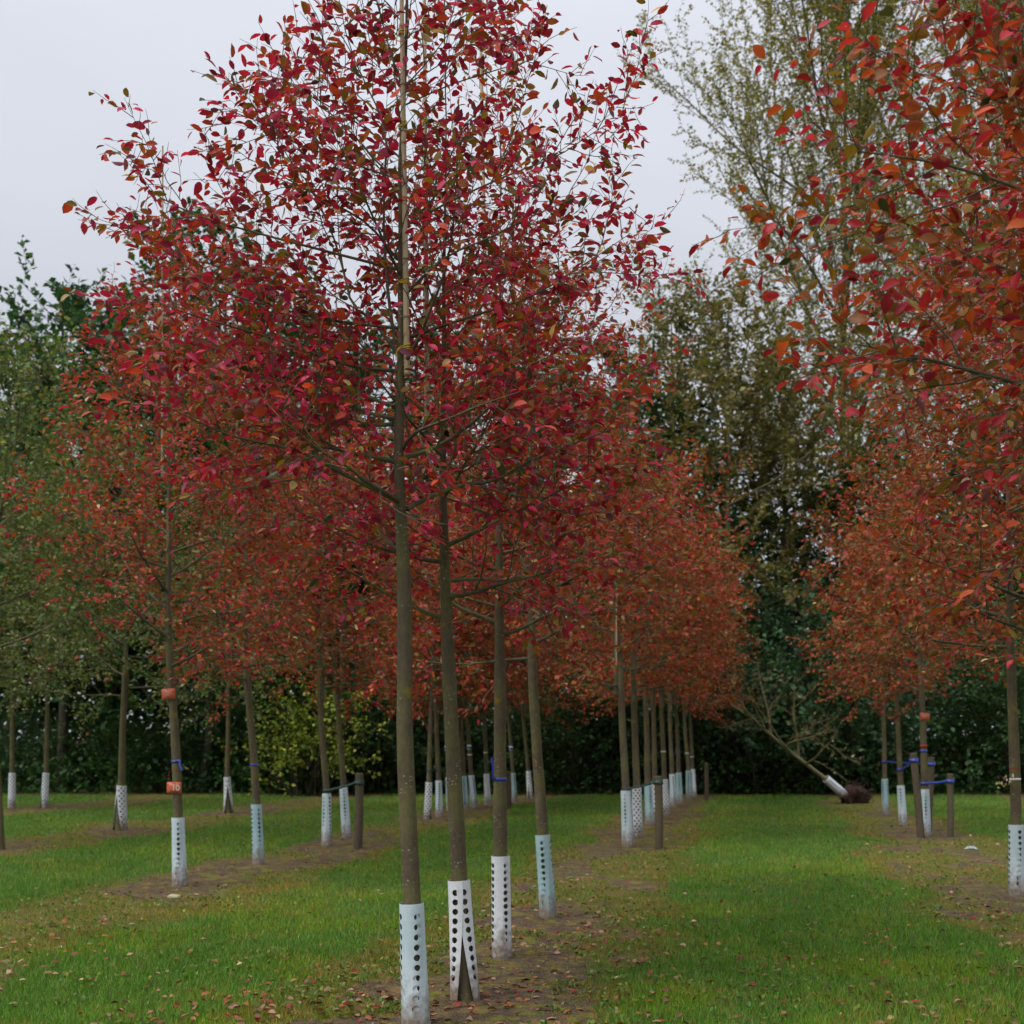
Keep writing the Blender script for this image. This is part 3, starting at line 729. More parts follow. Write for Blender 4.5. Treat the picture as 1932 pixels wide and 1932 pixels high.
def tree_guard(key, label, kind, vt=None, rot=0., group=None, tilt=0., H=None):
    root, tp, rad = TRUNKS[key]; b = np.array(root.location)
    far = b[1] > 19
    if H is None:
        H = CAM_H - (vt - HOR) * b[1] / F - b[2] if vt else .72
    H = round(float(np.clip(H, .55, .82)), 2)
    c, rr, t = trunk_at(key, b[2] + H * .5)
    rt = round(float(rr) * 1.12 + .004, 3)
    k = (kind, H, rt, far)
    if k not in _gm:
        P_ = dict(teal=dict(Wd=2 * np.pi * rt * 1.3, flare=.2, ncol=5, pitch=.05, hole=.0175, stag=False, mat='guard_teal'),
                  blue=dict(Wd=2 * np.pi * rt * 1.32, flare=.22, ncol=5, pitch=.05, hole=.018, stag=False, mat='guard'),
                  split=dict(Wd=2 * np.pi * rt * 1.1, flare=.36, ncol=5, pitch=.05, hole=.0185, stag=False, notch=1, mat='guard_white'),
                  white=dict(Wd=2 * np.pi * rt * 1.3, flare=.14, ncol=5, pitch=.046, hole=.0175, stag=False, mat='guard_white'),
                  notch=dict(Wd=2 * np.pi * rt * 1.25, flare=.18, ncol=5, pitch=.05, hole=.018, stag=False, notch=1, mat='guard'),
                  mesh=dict(Wd=2 * np.pi * rt * 1.06, flare=.25, ncol=7, pitch=.042, hole=.0165, stag=True, mat='guard_white', solid_bot=.07, solid_top=.02),
                  meshsplit=dict(Wd=2 * np.pi * rt * 1.05, flare=.6, ncol=7, pitch=.042, hole=.0165, stag=True, mat='guard_white', solid_bot=.05, solid_top=.02))[kind]
        _gm[k] = guard_mesh(Hh=H, rt=rt, res=8 if far else 12, **P_)
    o = mobj('tree_guard', _gm[k])
    a, _, _ = trunk_at(key, b[2] + .03); e, _, _ = trunk_at(key, b[2] + H)
    ax = Vector(e - a).normalized()
    o.location = (a[0], a[1], b[2] - .012)
    q = Vector((0, 0, 1)).rotation_difference(ax)
    o.rotation_mode = 'QUATERNION'
    from mathutils import Quaternion
    o.rotation_quaternion = q @ Quaternion((0, 0, 1), rot)
    so = o.modifiers.new('thick', 'SOLIDIFY'); so.thickness = .0025; so.offset = 0; es = o.modifiers.new('edges', 'EDGE_SPLIT'); es.split_angle = math.radians(50)
    tag(o, label, 'tree guard', group)
    return o
# rot turns the seam; -90 deg (towards -Y) faces the camera; the seam lies opposite th0
PI = math.pi
tree_guard('A', 'tall pale blue perforated guard on the tree ending the middle row', 'blue', 1700, PI / 2 + .35)
tree_guard('B', 'white perforated guard split open in a V at the bottom, notched top', 'split', 1657, PI / 2 + .05)
tree_guard('C', 'white perforated guard with two clear columns of round holes, below the upright blue ribbon', 'white', 1610, PI / 2 + .5)
tree_guard('D', 'teal perforated guard on the lichen-dotted trunk, folded seam down its front', 'teal', 1572, PI / 2 - .25)
tree_guard('N', 'bluish white perforated guard below the orange tag numbered 10', 'blue', 1540, PI / 2 + .2)
tree_guard('O', 'teal perforated guard on the trunk with the plain blue band', 'teal', 1515, PI / 2 + .6)
tree_guard('AA', 'white perforated guard with notched top on the white-banded trunk', 'notch', 1553, PI / 2 + .1)
tree_guard('E0', 'pale perforated guard under the green strap of the middle row stake', 'blue', 1490, 1.2)
tree_guard('E1', 'white mesh guard tucked right behind the strapped tree of the middle row', 'mesh', 1483, .4)
tree_guard('E2', 'teal guard with solid front just beside the short stake in the middle row', 'teal', 1478, 1.9)
kinds = ['mesh', 'mesh', 'blue', 'teal', 'teal', 'white']
for k in range(3, 9):
    tree_guard('E%d' % k, 'small perforated guard on the middle row tree %s beyond the strapped one' % ORD[k], kinds[k - 3], None, k * 1.3, 'guards far down the middle row', H=.72)
tree_guard('L0', 'pale guard on the trunk held by the green belt', 'blue', 1495, 1.0)
tree_guard('L1', 'teal topped guard with one clear line of holes next to the green belted stake', 'blue', 1483, 1.7)
kinds = ['mesh', 'blue', 'blue', 'teal', 'blue', 'mesh', 'teal', 'mesh']
for k in range(2, 10):
    tree_guard('L%d' % k, 'small perforated guard on the left row tree %s beyond the green-belted stake' % ORD[k - 1], kinds[k - 2], None, 1.2 + k * .7, 'guards deep in the left row', H=.72)
tree_guard('S0', 'white guard on the tagged trunk between wooden stakes, holes at both edges', 'blue', 1487, 1.4)
tree_guard('S1', 'pale guard with ragged top on the trunk beside the leaning stake', 'notch', 1480, 1.1)
tree_guard('S2', 'slim pale teal guard on the trunk nearest the uprooted tree', 'teal', 1468, .6)
tree_guard('P0', 'white guard split into two leaning halves on the yellow-green apple trunk', 'meshsplit', 1480, PI / 2 - .6)
tree_guard('P1', 'white mesh guard gaping open on the apple trunk with the red mark', 'meshsplit', 1465, PI / 2 + .2)
tree_guard('P3', 'white mesh guard on the bending apple trunk', 'mesh', 1457, .9)
tree_guard('P4', 'white mesh guard with solid base on the apple trunk', 'mesh', 1457, .2)

# ------------------------------------------------------------------ canes
def cane(key, u0, v0, v1, u1, label, dy, ties, r=.0125, group=None):
    d = TRUNKS[key][0].location[1] + dy
    a, b = P(u0, v0, d), P(u1, v1, d); L = np.linalg.norm(b - a)
    mb = MB(); n = max(3, int(L / .3)); pts = []; rad = []
    for k in range(n + 1):
        for off, rr in ((-.012, 1), (0, 1.13), (.012, 1)):
            t = min(max(k / n + off / L, 0), 1); pts.append(a + (b - a) * t); rad.append(r * rr * (1 - .35 * t))
    P_ = np.array(pts); keep = np.concatenate([[True], np.linalg.norm(np.diff(P_, axis=0), axis=1) > 1e-5])
    o0 = a.copy(); tube(mb, P_[keep] - o0, np.array(rad)[keep], 8, cap=True)
    o = mb.obj('bamboo_cane', M['cane']); o.location = o0; tag(o, label, 'cane', group)
    for k in range(n):
        t = (k + .0) / n
        if k == 0: continue
        m2 = MB(); c = (b - a) * t; tube(m2, [c - (b - a) / L * .006, c + (b - a) / L * .006], r * 1.2 * (1 - .35 * t), 8, cap=True); m2.obj('node', M['cane_node'], o)
    for tv in ties:                                   # plastic ties round cane and stem
        t = (tv - v0) / (v1 - v0); c = a + (b - a) * t
        st, sr, _ = trunk_at(key, c[2])
        m2 = MB()
        for q in range(3):
            ang = np.linspace(0, 2 * np.pi, 22); mid = (c + st) / 2; half = np.linalg.norm((st - c)[:2]) / 2
            ax = norm(np.append((st - c)[:2], 0)); pr = np.array([-ax[1], ax[0], 0])
            rr = max(sr, r) + .004
            ring = mid + np.cos(ang)[:, None] * ax * (half + rr) + np.sin(ang)[:, None] * pr * rr + np.array([0, 0, 1.]) * (np.cos(ang + q)[:, None] * .006 + (q - 1) * .008)
            tube(m2, ring - o0, .0032, 5)
        tl = np.array([mid + np.array([-.02, -rr, 0]), mid + np.array([-.035, -rr - .01, -.03]), mid + np.array([-.04, -rr, -.07])]); tube(m2, tl - o0, .003, 4)
        m2.obj('tie', M['yellow_tie'], o)
    return o
cane('A', 768, 708, -60, 757, 'thick pale bamboo cane tied with yellow to the crimson tree at the row end', -.06, [655, 530, 235, 60], .0165)
cane('B', 806, 810, -80, 800, 'pale bamboo cane tied to the second tree of the middle row', -.05, [790, 500, 230, 40], .015)
cane('C', 917, 620, -40, 905, 'bamboo cane rising beside the stem of the third middle row tree', -.05, [430, 180, 70], .014)
cane('D', 970, 600, 10, 964, 'thin pale cane standing clear above the fourth middle row tree', -.05, [500], .012)
cane('N', 306, 900, 275, 307, 'thin pale cane sticking out high above the tree with two orange tags', -.05, [620, 500, 420], .013)
cane('O', 447, 830, 480, 446, 'short pale cane in the crown of the left row tree with teal guard', -.05, [700], .013)
cane('E0', 1163, 1255, 1090, 1163, 'slim cane against the russet crown of the strapped middle row tree', -.06, [1220], .012)

# ------------------------------------------------------------------ ribbons, strings, tags
def band(key, v, mat, label, cat='ribbon', hgt=.022, tail=None, group=None, tilt=.0, name='ribbon', strip_mat=None):
    root, tp, rad = TRUNKS[key]; d = root.location[1]
    z = CAM_H - (v - HOR) * d / F
    c, rr, t = trunk_at(key, z)
    o = None; mb = MB(); n = 20; R = rr + .003
    a = np.linspace(0, 2 * np.pi, n + 1)[:-1]
    vs = []
    for h, k in ((-hgt / 2, 0), (hgt / 2, 0), (hgt / 2, -.0025), (-hgt / 2, -.0025)):
        for x in a: vs.append(((R + k) * math.cos(x), (R + k) * math.sin(x), h + tilt * math.cos(x)))
    q = [(i * n + j, i * n + (j + 1) % n, ((i + 1) % 4) * n + (j + 1) % n, ((i + 1) % 4) * n + j) for i in range(4) for j in range(n)]
    mb.add(vs, q=q); o = mb.obj(name, M[mat]); o.location = tuple(c); tag(o, label, cat, group)
    if tail:
        pts = np.array([(x * R, -R - .004 - .012 * i, y) for i, (x, y) in enumerate(tail)]); sp = spline(pts, 12)
        m2 = MB(); w = np.array([0, 0, hgt * .4]); w2 = np.array([hgt * .32, 0, 0])
        v2 = np.concatenate([sp - w - w2, sp + w + w2, sp + w + w2 + (0, .002, 0), sp - w - w2 + (0, .002, 0)])
        k = len(sp); qq = [(i * k + j, i * k + j + 1, ((i + 1) % 4) * k + j + 1, ((i + 1) % 4) * k + j) for i in range(4) for j in range(k - 1)]
        m2.add(v2, q=qq); m2.obj('tail', M[mat], o)
    if strip_mat:
        m3 = MB(); vs = [((R + .0015) * math.cos(x), (R + .0015) * math.sin(x), h) for h in (-hgt * .22, hgt * .22) for x in a]
        m3.add(vs, q=[(j, (j + 1) % n, n + (j + 1) % n, n + j) for j in range(n)]); m3.obj('stripe', M[strip_mat], o)
    return o
band('C', 1470, 'blue_tie', 'blue ribbon round the third middle row trunk, end standing up', hgt=.024, tail=[(-.6, 0), (-1.05, .02), (-1.0, .09), (-1.25, .15)])
band('N', 1437, 'blue_tie', 'blue ribbon with a curling tail above the red twine', hgt=.026, tail=[(.2, .01), (.95, .01), (1.15, -.03), (1.6, -.09)])
band('N', 1452, 'red_string', 'thin red twine round the trunk between blue ribbon and tag 10', 'twine', .008, tail=[(-.9, 0), (-1.15, -.02), (-1.3, -.1)], name='twine')
band('O', 1443, 'blue_tie', 'plain blue band round the trunk with the teal guard', hgt=.024, tail=[(.6, 0), (1.2, .015)])
band('P1', 1415, 'red_string', 'small red mark round the sparse apple trunk', 'band', .025)
band('AA', 1470, 'white_tie', 'white band round the dark trunk', 'band', .02)
band('AA', 1449, 'red_string', 'thin red twine above the white band', 'twine', .008, tail=[(-.9, 0), (-1.1, -.04), (-1.05, -.1)], name='twine')
band('S0', 1408, 'red_string', 'red strip round the trunk under the lone orange tag', 'band', .05)
band('S0', 1417, 'blue_tie', 'dark blue strip right under the red strip on the tagged trunk', 'band', .035)
for k, v in ((6, 1410), (8, 1412), (4, 1412)):
    band('L%d' % k, v, 'white_tie', 'white band with a blue stripe on a slim trunk deep in the left row', 'band', .1, group='striped bands in the left row', strip_mat='blue_tie')
for k, v in ((7, 1420), (6, 1424)):
    band('L%d' % k, v, 'white_tie', 'narrow white tie on a slim trunk deep in the left row', 'band', .025, group='white ties in the left row')
for k, v in ((4, 1418), (7, 1421), (8, 1428)):
    band('E%d' % k, v, 'white_tie', 'narrow white tie on a trunk far down the middle row', 'band', .022, group='white ties far down the middle row')
band('E6', 1418, 'blue_tie', 'narrow blue tie on a trunk far down the middle row', 'ribbon', .022, tail=[(-.8, 0), (-1.4, -.03), (-1.5, -.1)])

def board(key, u, v, w, h, label, text=None, rz=0., marks=False, tiltx=0.):
    root, tp, rad = TRUNKS[key]; d = root.location[1]; z = CAM_H - (v - HOR) * d / F
    c, rr, t = trunk_at(key, z); x = (u - CU) * d / F
    y = c[1] - rr - .006
    mb = MB(); W2, H2, T2, bv = w / 2, h / 2, .0025, .008
    out = [(-W2 + bv, -H2), (W2 - bv, -H2), (W2, -H2 + bv), (W2, H2 - bv), (W2 - bv, H2), (-W2 + bv, H2), (-W2, H2 - bv), (-W2, -H2 + bv)]
    vs = [(a, -T2, b) for a, b in out] + [(a, T2, b) for a, b in out] + [(0, -T2, 0), (0, T2, 0)]
    mb.add(vs, q=[(i, (i + 1) % 8, 8 + (i + 1) % 8, 8 + i) for i in range(8)], t=[((i + 1) % 8, i, 16) for i in range(8)] + [(8 + i, 8 + (i + 1) % 8, 17) for i in range(8)])
    o = mb.obj('plant_tag', M['tag'], smooth=False); o.location = (x, y, z); o.rotation_euler = (tiltx, rz, 0); tag(o, label, 'tag')
    m2 = MB(); m2.add([(-.02, -T2 - .001, H2 - .014), (.02, -T2 - .001, H2 - .014), (.02, -T2 - .001, H2 - .009), (-.02, -T2 - .001, H2 - .009)], q=[(0, 1, 2, 3)]); m2.obj('slot', M['dark_print'], o)
    if text:
        cu = bpy.data.curves.new('text', 'FONT'); cu.body = text; cu.size = h * .72; cu.align_x = 'CENTER'; cu.align_y = 'CENTER'; cu.offset = .0012; cu.extrude = .0004
        to = bpy.data.objects.new('tmp', cu); COL.objects.link(to); bpy.context.view_layer.update()
        me = bpy.data.meshes.new_from_object(to.evaluated_get(bpy.context.evaluated_depsgraph_get())); bpy.data.objects.remove(to)
        me.materials.clear(); me.materials.append(M['print'])
        n = mobj('number', me, o); n.rotation_euler = (PI / 2, 0, 0); n.location = (.018, -T2 - .0015, -.002)
    if marks:
        r = np.random.default_rng(5); m3 = MB()
        for k in range(7):
            cx, cz, ww = r.normal(0, .016), r.normal(0, .009), .012 + .012 * r.random(); a = np.arange(8) * PI / 4
            m3.add([(cx + ww * math.cos(t), -T2 - .0012 - .0001 * k, cz + .003 * math.sin(t)) for t in a], q=[(0, 1, 2, 3), (0, 3, 4, 7), (4, 5, 6, 7)])
        m3.obj('print', M['grey_print'], o)
    return o
board('N', 321, 1310, .145, .115, 'orange tag with a smudged print, higher of the two on its trunk', rz=-.06, marks=True)
board('N', 331, 1486, .15, .12, 'orange tag with the number 10 in white', '10', rz=.01)
board('S0', 1742, 1352, .15, .115, 'faded orange tag on the trunk between the wooden stakes', rz=.02, marks=True)

# ------------------------------------------------------------------ stakes and straps
def stake(u, v, ut, vt, w, label, dy=0.):
    d = depth(v) + dy; a = P(u, v, depth(v)); a[1] = d; a[2] = gz1(a[0], d) - .05; b = P(ut, vt, d)
    mb = MB(); n = 9; r = w / 2; o0 = a
    pts = spline(np.array([a, a * .5 + b * .5 + np.array([.008, 0, 0]), b]), n) - o0
    tube(mb, pts, r * np.linspace(1.04, .96, n) * (1 + .02 * np.sin(np.arange(n) * 2)), 12)
    t = norm(b - a)
    tube(mb, np.array([pts[-1], pts[-1] + t * .012, pts[-1] + t * .013]), np.array([r * .96, r * .86, r * .02]), 12)
    o = mb.obj('wooden_stake', M['stake']); o.location = o0; tag(o, label, 'stake'); return o, a, b, r
def strap(pts, mat, label, w=.03, wraps=(), group=None):
    sp = spline(np.array(pts), 14); o0 = sp[0].copy(); mb = MB()
    def ribbon(sp):
        t = norm(np.gradient(sp, axis=0)); nrm = norm(np.cross(t, (0, 0, 1.))) * .0035; up = np.array([0, 0, w / 2])
        v = np.concatenate([sp - up - nrm, sp + up - nrm, sp + up + nrm, sp - up + nrm]) - o0; k = len(sp)
        mb.add(v, q=[(i * k + j, i * k + j + 1, ((i + 1) % 4) * k + j + 1, ((i + 1) % 4) * k + j) for i in range(4) for j in range(k - 1)])
    ribbon(sp)
    for c, r, tl in wraps:
        a = np.linspace(0, 2 * np.pi, 21)
        ribbon(np.stack([c[0] + r * np.cos(a), c[1] + r * np.sin(a), c[2] + tl * np.cos(a)], -1))
    o = mb.obj('strap', M[mat], smooth=False); o.location = o0; tag(o, label, 'strap', group); return o
def on_trunk(key, v):
    d = TRUNKS[key][0].location[1]; z = CAM_H - (v - HOR) * d / F; c, r, t = trunk_at(key, z); return c, r
def tie_pair(key, v, st, vs, mat, label, w=.03, group=None):
    o, a, b, r = st; c, rr = on_trunk(key, v)
    z = CAM_H - (vs - HOR) * a[1] / F; f = (z - a[2]) / (b[2] - a[2]); s = a + (b - a) * f
    dr = norm(s - c); pr = np.array([0, -1., 0])
    p0 = c + pr * (rr + .008); p1 = s + pr * (r + .008)
    strap([p0, (p0 + p1) / 2 + np.array([0, 0, -.008]), p1], mat, label, w, [(c, rr + .008, .0), (s, r + .008, .006), (s + np.array([0, 0, -.02]), r + .009, -.006)], group)
s1 = stake(675, 1600, 678, 1460, .12, 'brown round stake with a green belt round its top in the left row')
tie_pair('L0', 1492, s1, 1475, 'green_tie', 'dark green belt running from the left row stake to the lichened trunk', .035)
s2 = stake(1243, 1600, 1242, 1466, .115, 'round olive-brown stake in the middle row holding the green strap')
tie_pair('E0', 1489, s2, 1474, 'green_tie', 'green strap between the middle row stake and the forked trunk', .03)
stake(1333, 1510, 1332, 1440, .1, 'short weathered stake alone at the far end of the middle row by the wood')
s4 = stake(960, 1527, 959, 1456, .12, 'stout stake deep in the left row behind the blue ribboned trunk')
s5 = stake(1738, 1581, 1723, 1423, .115, 'tall brown stake leaning, wrapped in blue strap near its top')
s6 = stake(1758, 1570, 1757, 1430, .115, 'upright greyish stake right behind the tagged trunk', .2)
s7 = stake(1793, 1580, 1792, 1461, .1, 'shorter lone stake with a knotted blue strap beside the tagged trunk')
tie_pair('S1', 1452, s5, 1433, 'blue_tie', 'blue strap from the leaning stake to the trunk with ragged guard', .035)
tie_pair('S0', 1478, s7, 1472, 'blue_tie', 'blue strap stretched from the tagged trunk to the shorter stake', .035)
tie_pair('S2', 1437, s6, 1440, 'blue_tie', 'long blue strap from the slim pale trunk to the greyish stake', .035)
c, rr = on_trunk('L2', 1453); c2, r2 = on_trunk('L4', 1451)
strap([c + (0, -rr - .006, 0), (c + c2) / 2 + (0, -.1, -.01), c2 + (0, -r2 - .006, 0)], 'green_tie', 'thin dark green strap between two trunks deep in the left row', .03, [(c, rr + .007, 0), (c2, r2 + .007, 0)])

# ------------------------------------------------------------------ uprooted tree
def uprooted():
    d = 28.6
    a = P(1604, 1509, d); b = P(1571, 1482, d); c = P(1470, 1405, d); e = P(1375, 1325, d)
    for p, dy in ((b, -.1), (c, -.3), (e, -.6)): p[1] += dy
    g = gz1(a[0], a[1]); root = empty('uprooted_tree', (a[0], a[1], g)); o0 = np.array(root.location)
    tag(root, 'uprooted young tree lying aslant with its root ball on the grass', 'tree')
    tp = spline(np.array([a, b, c, e]), 24) - o0
    mb = MB(); tube(mb, tp, .075 * np.linspace(1, .25, 24), 10); tk = mb.obj('trunk', M['pale_bark'], root)
    r = np.random.default_rng(77); lf = []; prm = dict(APPLE, leaf_sp=.17, leaf=.095, rmin=.006, sub_per_m=3, twig_per_m=5)
    for k in range(11):
        i = 12 + int(k * 1.02); t = norm(tp[i + 1 if i < 23 else i] - tp[i - 1])
        sd = r.normal(0, 1, 3); sd -= t * sd.dot(t); sd = norm(sd); sd[2] = abs(sd[2]) * (1 if k % 3 else -.4)
        pts = shoot(r, tp[i], t * .75 + norm(sd) * .8, 2.1 - .055 * k, 9, .35, .06)
        tw = []; dress_limb(r, pts, .03, tw, lf, prm)
        m2 = MB()
        for x, y, n in tw: tube(m2, x, y, n)
        m2.obj('branch', M['pale_bark'], tk)
    A = finish_leaves(r, lf, prm, [(3, (.14, .06, .03)), (2, (.2, .08, .04)), (2, (.09, .1, .04)), (1, (.3, .27, .18))])
    m3 = MB(); add_leaves(m3, LEAF4, *A); tag(m3.obj('foliage', M['green_leaf'], root), kind='stuff')
    # root ball: a knobbly cap of soil with roots sticking out
    mb = MB(); n, k = 26, 12; vs = []
    for i in range(k):
        ph = math.pi * i / (k - 1)
        for j in range(n):
            th = j * 2 * PI / n; s = 1 + .5 * (fbm(np.array([th * 2.2 + 9]), np.array([ph * 3.]))[0] - .5) * 2 + r.normal(0, .07)
            vs.append((.42 * s * math.sin(ph) * math.cos(th), .36 * s * math.sin(ph) * math.sin(th), .26 * s * -math.cos(ph) + .2))
    mb.add(vs, q=[(i * n + j, i * n + (j + 1) % n, (i + 1) * n + (j + 1) % n, (i + 1) * n + j) for i in range(k - 1) for j in range(n)])
    rb = mb.obj('root_ball', M['root'], root, smooth=False); rb.location = (.1, 0, 0); rb.scale = (.8, .8, .85)
    for k in range(70):
        dr = norm(np.array([r.normal(.3, .7), r.normal(-.2, .7), r.normal(.35, .5)])); m4 = MB()
        pts = shoot(r, np.array([0, 0, .2]) + dr * .26, dr, .2 + .25 * r.random(), 5, -.8, .3); tube(m4, pts, .012 * np.linspace(1, .3, 6), 5); m4.obj('root', M['root'], rb)
    # its guard
    me = guard_mesh(2 * PI * .1, .68, .095, .1, 5, .05, .0165, False, res=8, mat='guard_white')
    o = mobj('tree_guard', me); p0 = tp[1] + o0; p1 = tp[7] + o0; o.location = p0 + (p1 - p0) * .18
    o.rotation_mode = 'QUATERNION'; o.rotation_quaternion = Vector((0, 0, 1)).rotation_difference(Vector(p1 - p0))
    so = o.modifiers.new('thick', 'SOLIDIFY'); so.thickness = .003
    tag(o, 'white guard lying aslant on the stem of the uprooted tree', 'tree guard')
uprooted()

# ------------------------------------------------------------------ wood edge: shrubs, woodland trees, poplars
HAZEL = dict(sub_per_m=3.4, sub_len=.5, sub_min=.2, twig_per_m=5.5, twig_len=.35, leaf_sp=.085, droop=.25, rmin=.006, leaf=.125, up=.0, sides=5)
WOODT = dict(sub_per_m=2.3, sub_len=.5, sub_min=.3, twig_per_m=4.2, twig_len=.5, leaf_sp=.075, droop=.2, rmin=.007, leaf=.24, up=.15, sides=5)
def shrub_template(seed, pal, Hh, R, nl):
    r = np.random.default_rng(seed); lf = []; tw = []
    for k in range(nl):
        az = r.random() * 6.28; e = .7 + .75 * r.random()
        p = np.array([math.cos(az) * r.random() * .5, math.sin(az) * r.random() * .5, .0])
        L = Hh * (.55 + .5 * r.random()) if e > 1.0 else R * (1. + .5 * r.random())
        dress_limb(r, shoot(r, p, np.array([math.cos(az) * math.cos(e), math.sin(az) * math.cos(e), math.sin(e)]), L, 10, -.25, .07), .03, tw, lf, HAZEL)
    A = finish_leaves(r, lf, HAZEL, pal)
    m1 = MB(); m2 = MB()
    for a, b, n in tw: tube(m1, a, b, min(n, 4))
    A[0][:, 2] = np.maximum(A[0][:, 2], .05)
    add_leaves(m2, LEAF4, *A); return m1.mesh('stems', M['dark_bark']), m2.mesh('foliage', M['green_leaf']), len(A[0])
T_SHRUB = [shrub_template(61, PAL_WOOD, 4.2, 1.9, 20), shrub_template(62, PAL_WOODB, 4.6, 1.8, 20), shrub_template(63, PAL_WOOD, 3.4, 2.0, 18)]
T_YEL = shrub_template(64, PAL_YELLOW, 2.9, 1.3, 17)
def shrub(tpl, x, y, s, label, group, seed, name='hazel_shrub'):
    r = np.random.default_rng(seed); root = empty(name, (x, y, gz1(x, y) - .03)); tag(root, label, 'shrub', group)
    root.rotation_euler = (0, 0, r.random() * 6.28); root.scale = (s, s, s * (.85 + .35 * r.random()))
    for nm, me in (('stems', tpl[0]), ('foliage', tpl[1])): tag(mobj(nm, me, root), kind='stuff')
for k, u in enumerate(np.linspace(-120, 2060, 17)):
    d = 33.2 + (k % 3) * .8 + (k * 37 % 10) * .08
    shrub(T_SHRUB[k % 3], (u - CU) * d / F, d, (.5 + .1 * ((k * 7) % 3)) if u < 560 else .85 + .12 * ((k * 7) % 4), 'dark green leafy shrub at the foot of the wood', 'shrubs along the wood edge', 300 + k)
shrub(T_YEL, (575 - CU) * 32.2 / F, 32.2, .95, 'yellow-green shrub with pale leaves standing out before the dark wood', None, 330, 'maple_shrub')
shrub(T_SHRUB[1], (1440 - CU) * 33 / F, 33.4, 1.5, 'tall bright green hazel closing the far end of the grass lane', None, 331)
T_WOOD = [crown_template(71, PAL_WOOD, 3.0, 14, 3.6, 22, WOODT, 'green_leaf', elev=(.15, 1.0), r0=.09, barkm='dark_bark'),
          crown_template(72, PAL_WOODB, 3.4, 14, 3.4, 22, WOODT, 'green_leaf', elev=(.15, 1.0), r0=.09, barkm='dark_bark')]
T_OLV = crown_template(73, PAL_OLIVE, 4.5, 14, 3.6, 20, dict(WOODT, leaf_sp=.06, leaf=.15, rmin=.012), 'green_leaf', elev=(.2, 1.0), r0=.08, barkm='apple_bark')
def wood_tree(tpl, u, d, vtop, label, group, seed, lean=0., rb=.16, name='woodland_tree'):
    r = np.random.default_rng(seed); x = (u - CU) * d / F; h = CAM_H + (HOR - vtop) * d / F; s = h / 14
    root = empty(name, (x, d, gz1(x, d))); tag(root, label, 'tree', group); rz = r.random() * 6.28
    mb = MB(); pts = spline(np.array([(-lean, 0, -.1), (-lean * .2 + .1 * lean, 0, 1.2), (lean * .3, .1, 2.4), (0, 0, 3.4 * s), (0, 0, 5 * s)]), 20); tube(mb, pts, rb * np.linspace(1.1, .55, 20), 10); mb.obj('trunk', M['dark_bark'], root)
    for nm, me in (('branches', tpl[0]), ('foliage', tpl[1])):
        o = mobj(nm, me, root); o.rotation_euler = (0, 0, rz); o.scale = (s * 1.05, s * 1.05, s); tag(o, kind='stuff')
GW = 'dark green trees of the wood'
for k, (u, d, vt, b) in enumerate([(1290, 39, 760, 0), (1450, 41, 940, 1), (1580, 40, 900, 0), (20, 37.5, 650, 0), (118, 34.2, 530, 1), (215, 38.5, 600, 1), (300, 40, 600, 0), (430, 37.5, 440, 0), (560, 40, 590, 1), (700, 37, 640, 0), (850, 39, 620, 1), (1010, 38, 660, 0), (1170, 40, 640, 1), (1700, 38, 840, 0), (1860, 37, 780, 1), (1990, 38, 700, 0), (515, 34.0, 800, 1), (-90, 38, 620, 0)]):
    wood_tree(T_WOOD[b], u, d, vt, 'dark green broadleaf tree of the wood behind the nursery', GW, 400 + k)
wood_tree(T_WOOD[0], 395, 33.6, 760, 'woodland tree with a crooked bare trunk', None, 430, .28, .13)
wood_tree(T_OLV, 1375, 36.5, 560, 'olive-brown tree in thinning leaf behind the middle row', None, 431)
wood_tree(T_OLV, 1270, 38, 600, 'olive-brown tree half hidden by the red crowns of the middle row', None, 433)
wood_tree(T_OLV, 1610, 40, 660, 'olive tree behind the row with the leaning stake', None, 434)
wood_tree(T_OLV, 1480, 39.5, 640, 'thin olive-brown tree with sky showing through its lower crown', None, 432)
# deep wood: one mass, too far in to tell its trees apart
r = np.random.default_rng(88); n = 46000
x = r.uniform(-32, 34, n); y = r.uniform(41, 47, n)
hm = np.where(x < 5, 9.5, 6.8) + 2.0 * (vn(x * .5, y * .5) - .5)
z = r.random(n) ** .9 * hm
mb = MB(); add_leaves(mb, LEAF4, np.stack([x, y, z], -1), r.normal(0, 1, (n, 3)), r.normal(0, 1, (n, 3)) + (0, -.4, .5), .26 + .2 * r.random(n), palette(r, n, PAL_WOOD))
n = 16000; x = r.uniform(-21, 6, n); y = r.uniform(37.5, 40.5, n)
add_leaves(mb, LEAF4, np.stack([x, y, r.random(n) ** 1.1 * 7], -1), r.normal(0, 1, (n, 3)), r.normal(0, 1, (n, 3)) + (0, -.4, .5), .22 + .16 * r.random(n), palette(r, n, PAL_WOOD))
o = mb.obj('wood_thicket', M['green_leaf']); tag(o, 'dark dense thicket deep inside the wood', 'thicket', kind='stuff')

n = 15000; x = r.uniform(-17, 18, n); y = 32.6 + r.random(n) ** 1.4 * 4.5
mb = MB(); add_leaves(mb, LEAF4, np.stack([x, y, .02 + r.random(n) ** 1.5 * (.75 + .5 * vn(x, y))], -1), r.normal(0, 1, (n, 3)) + (0, -.3, .5), np.array([0, -.2, 1.]) + r.normal(0, .5, (n, 3)), .1 + .1 * r.random(n), palette(r, n, PAL_WOOD))
o = mb.obj('undergrowth', M['green_leaf']); tag(o, 'low dark undergrowth along the foot of the wood', 'undergrowth', kind='stuff')

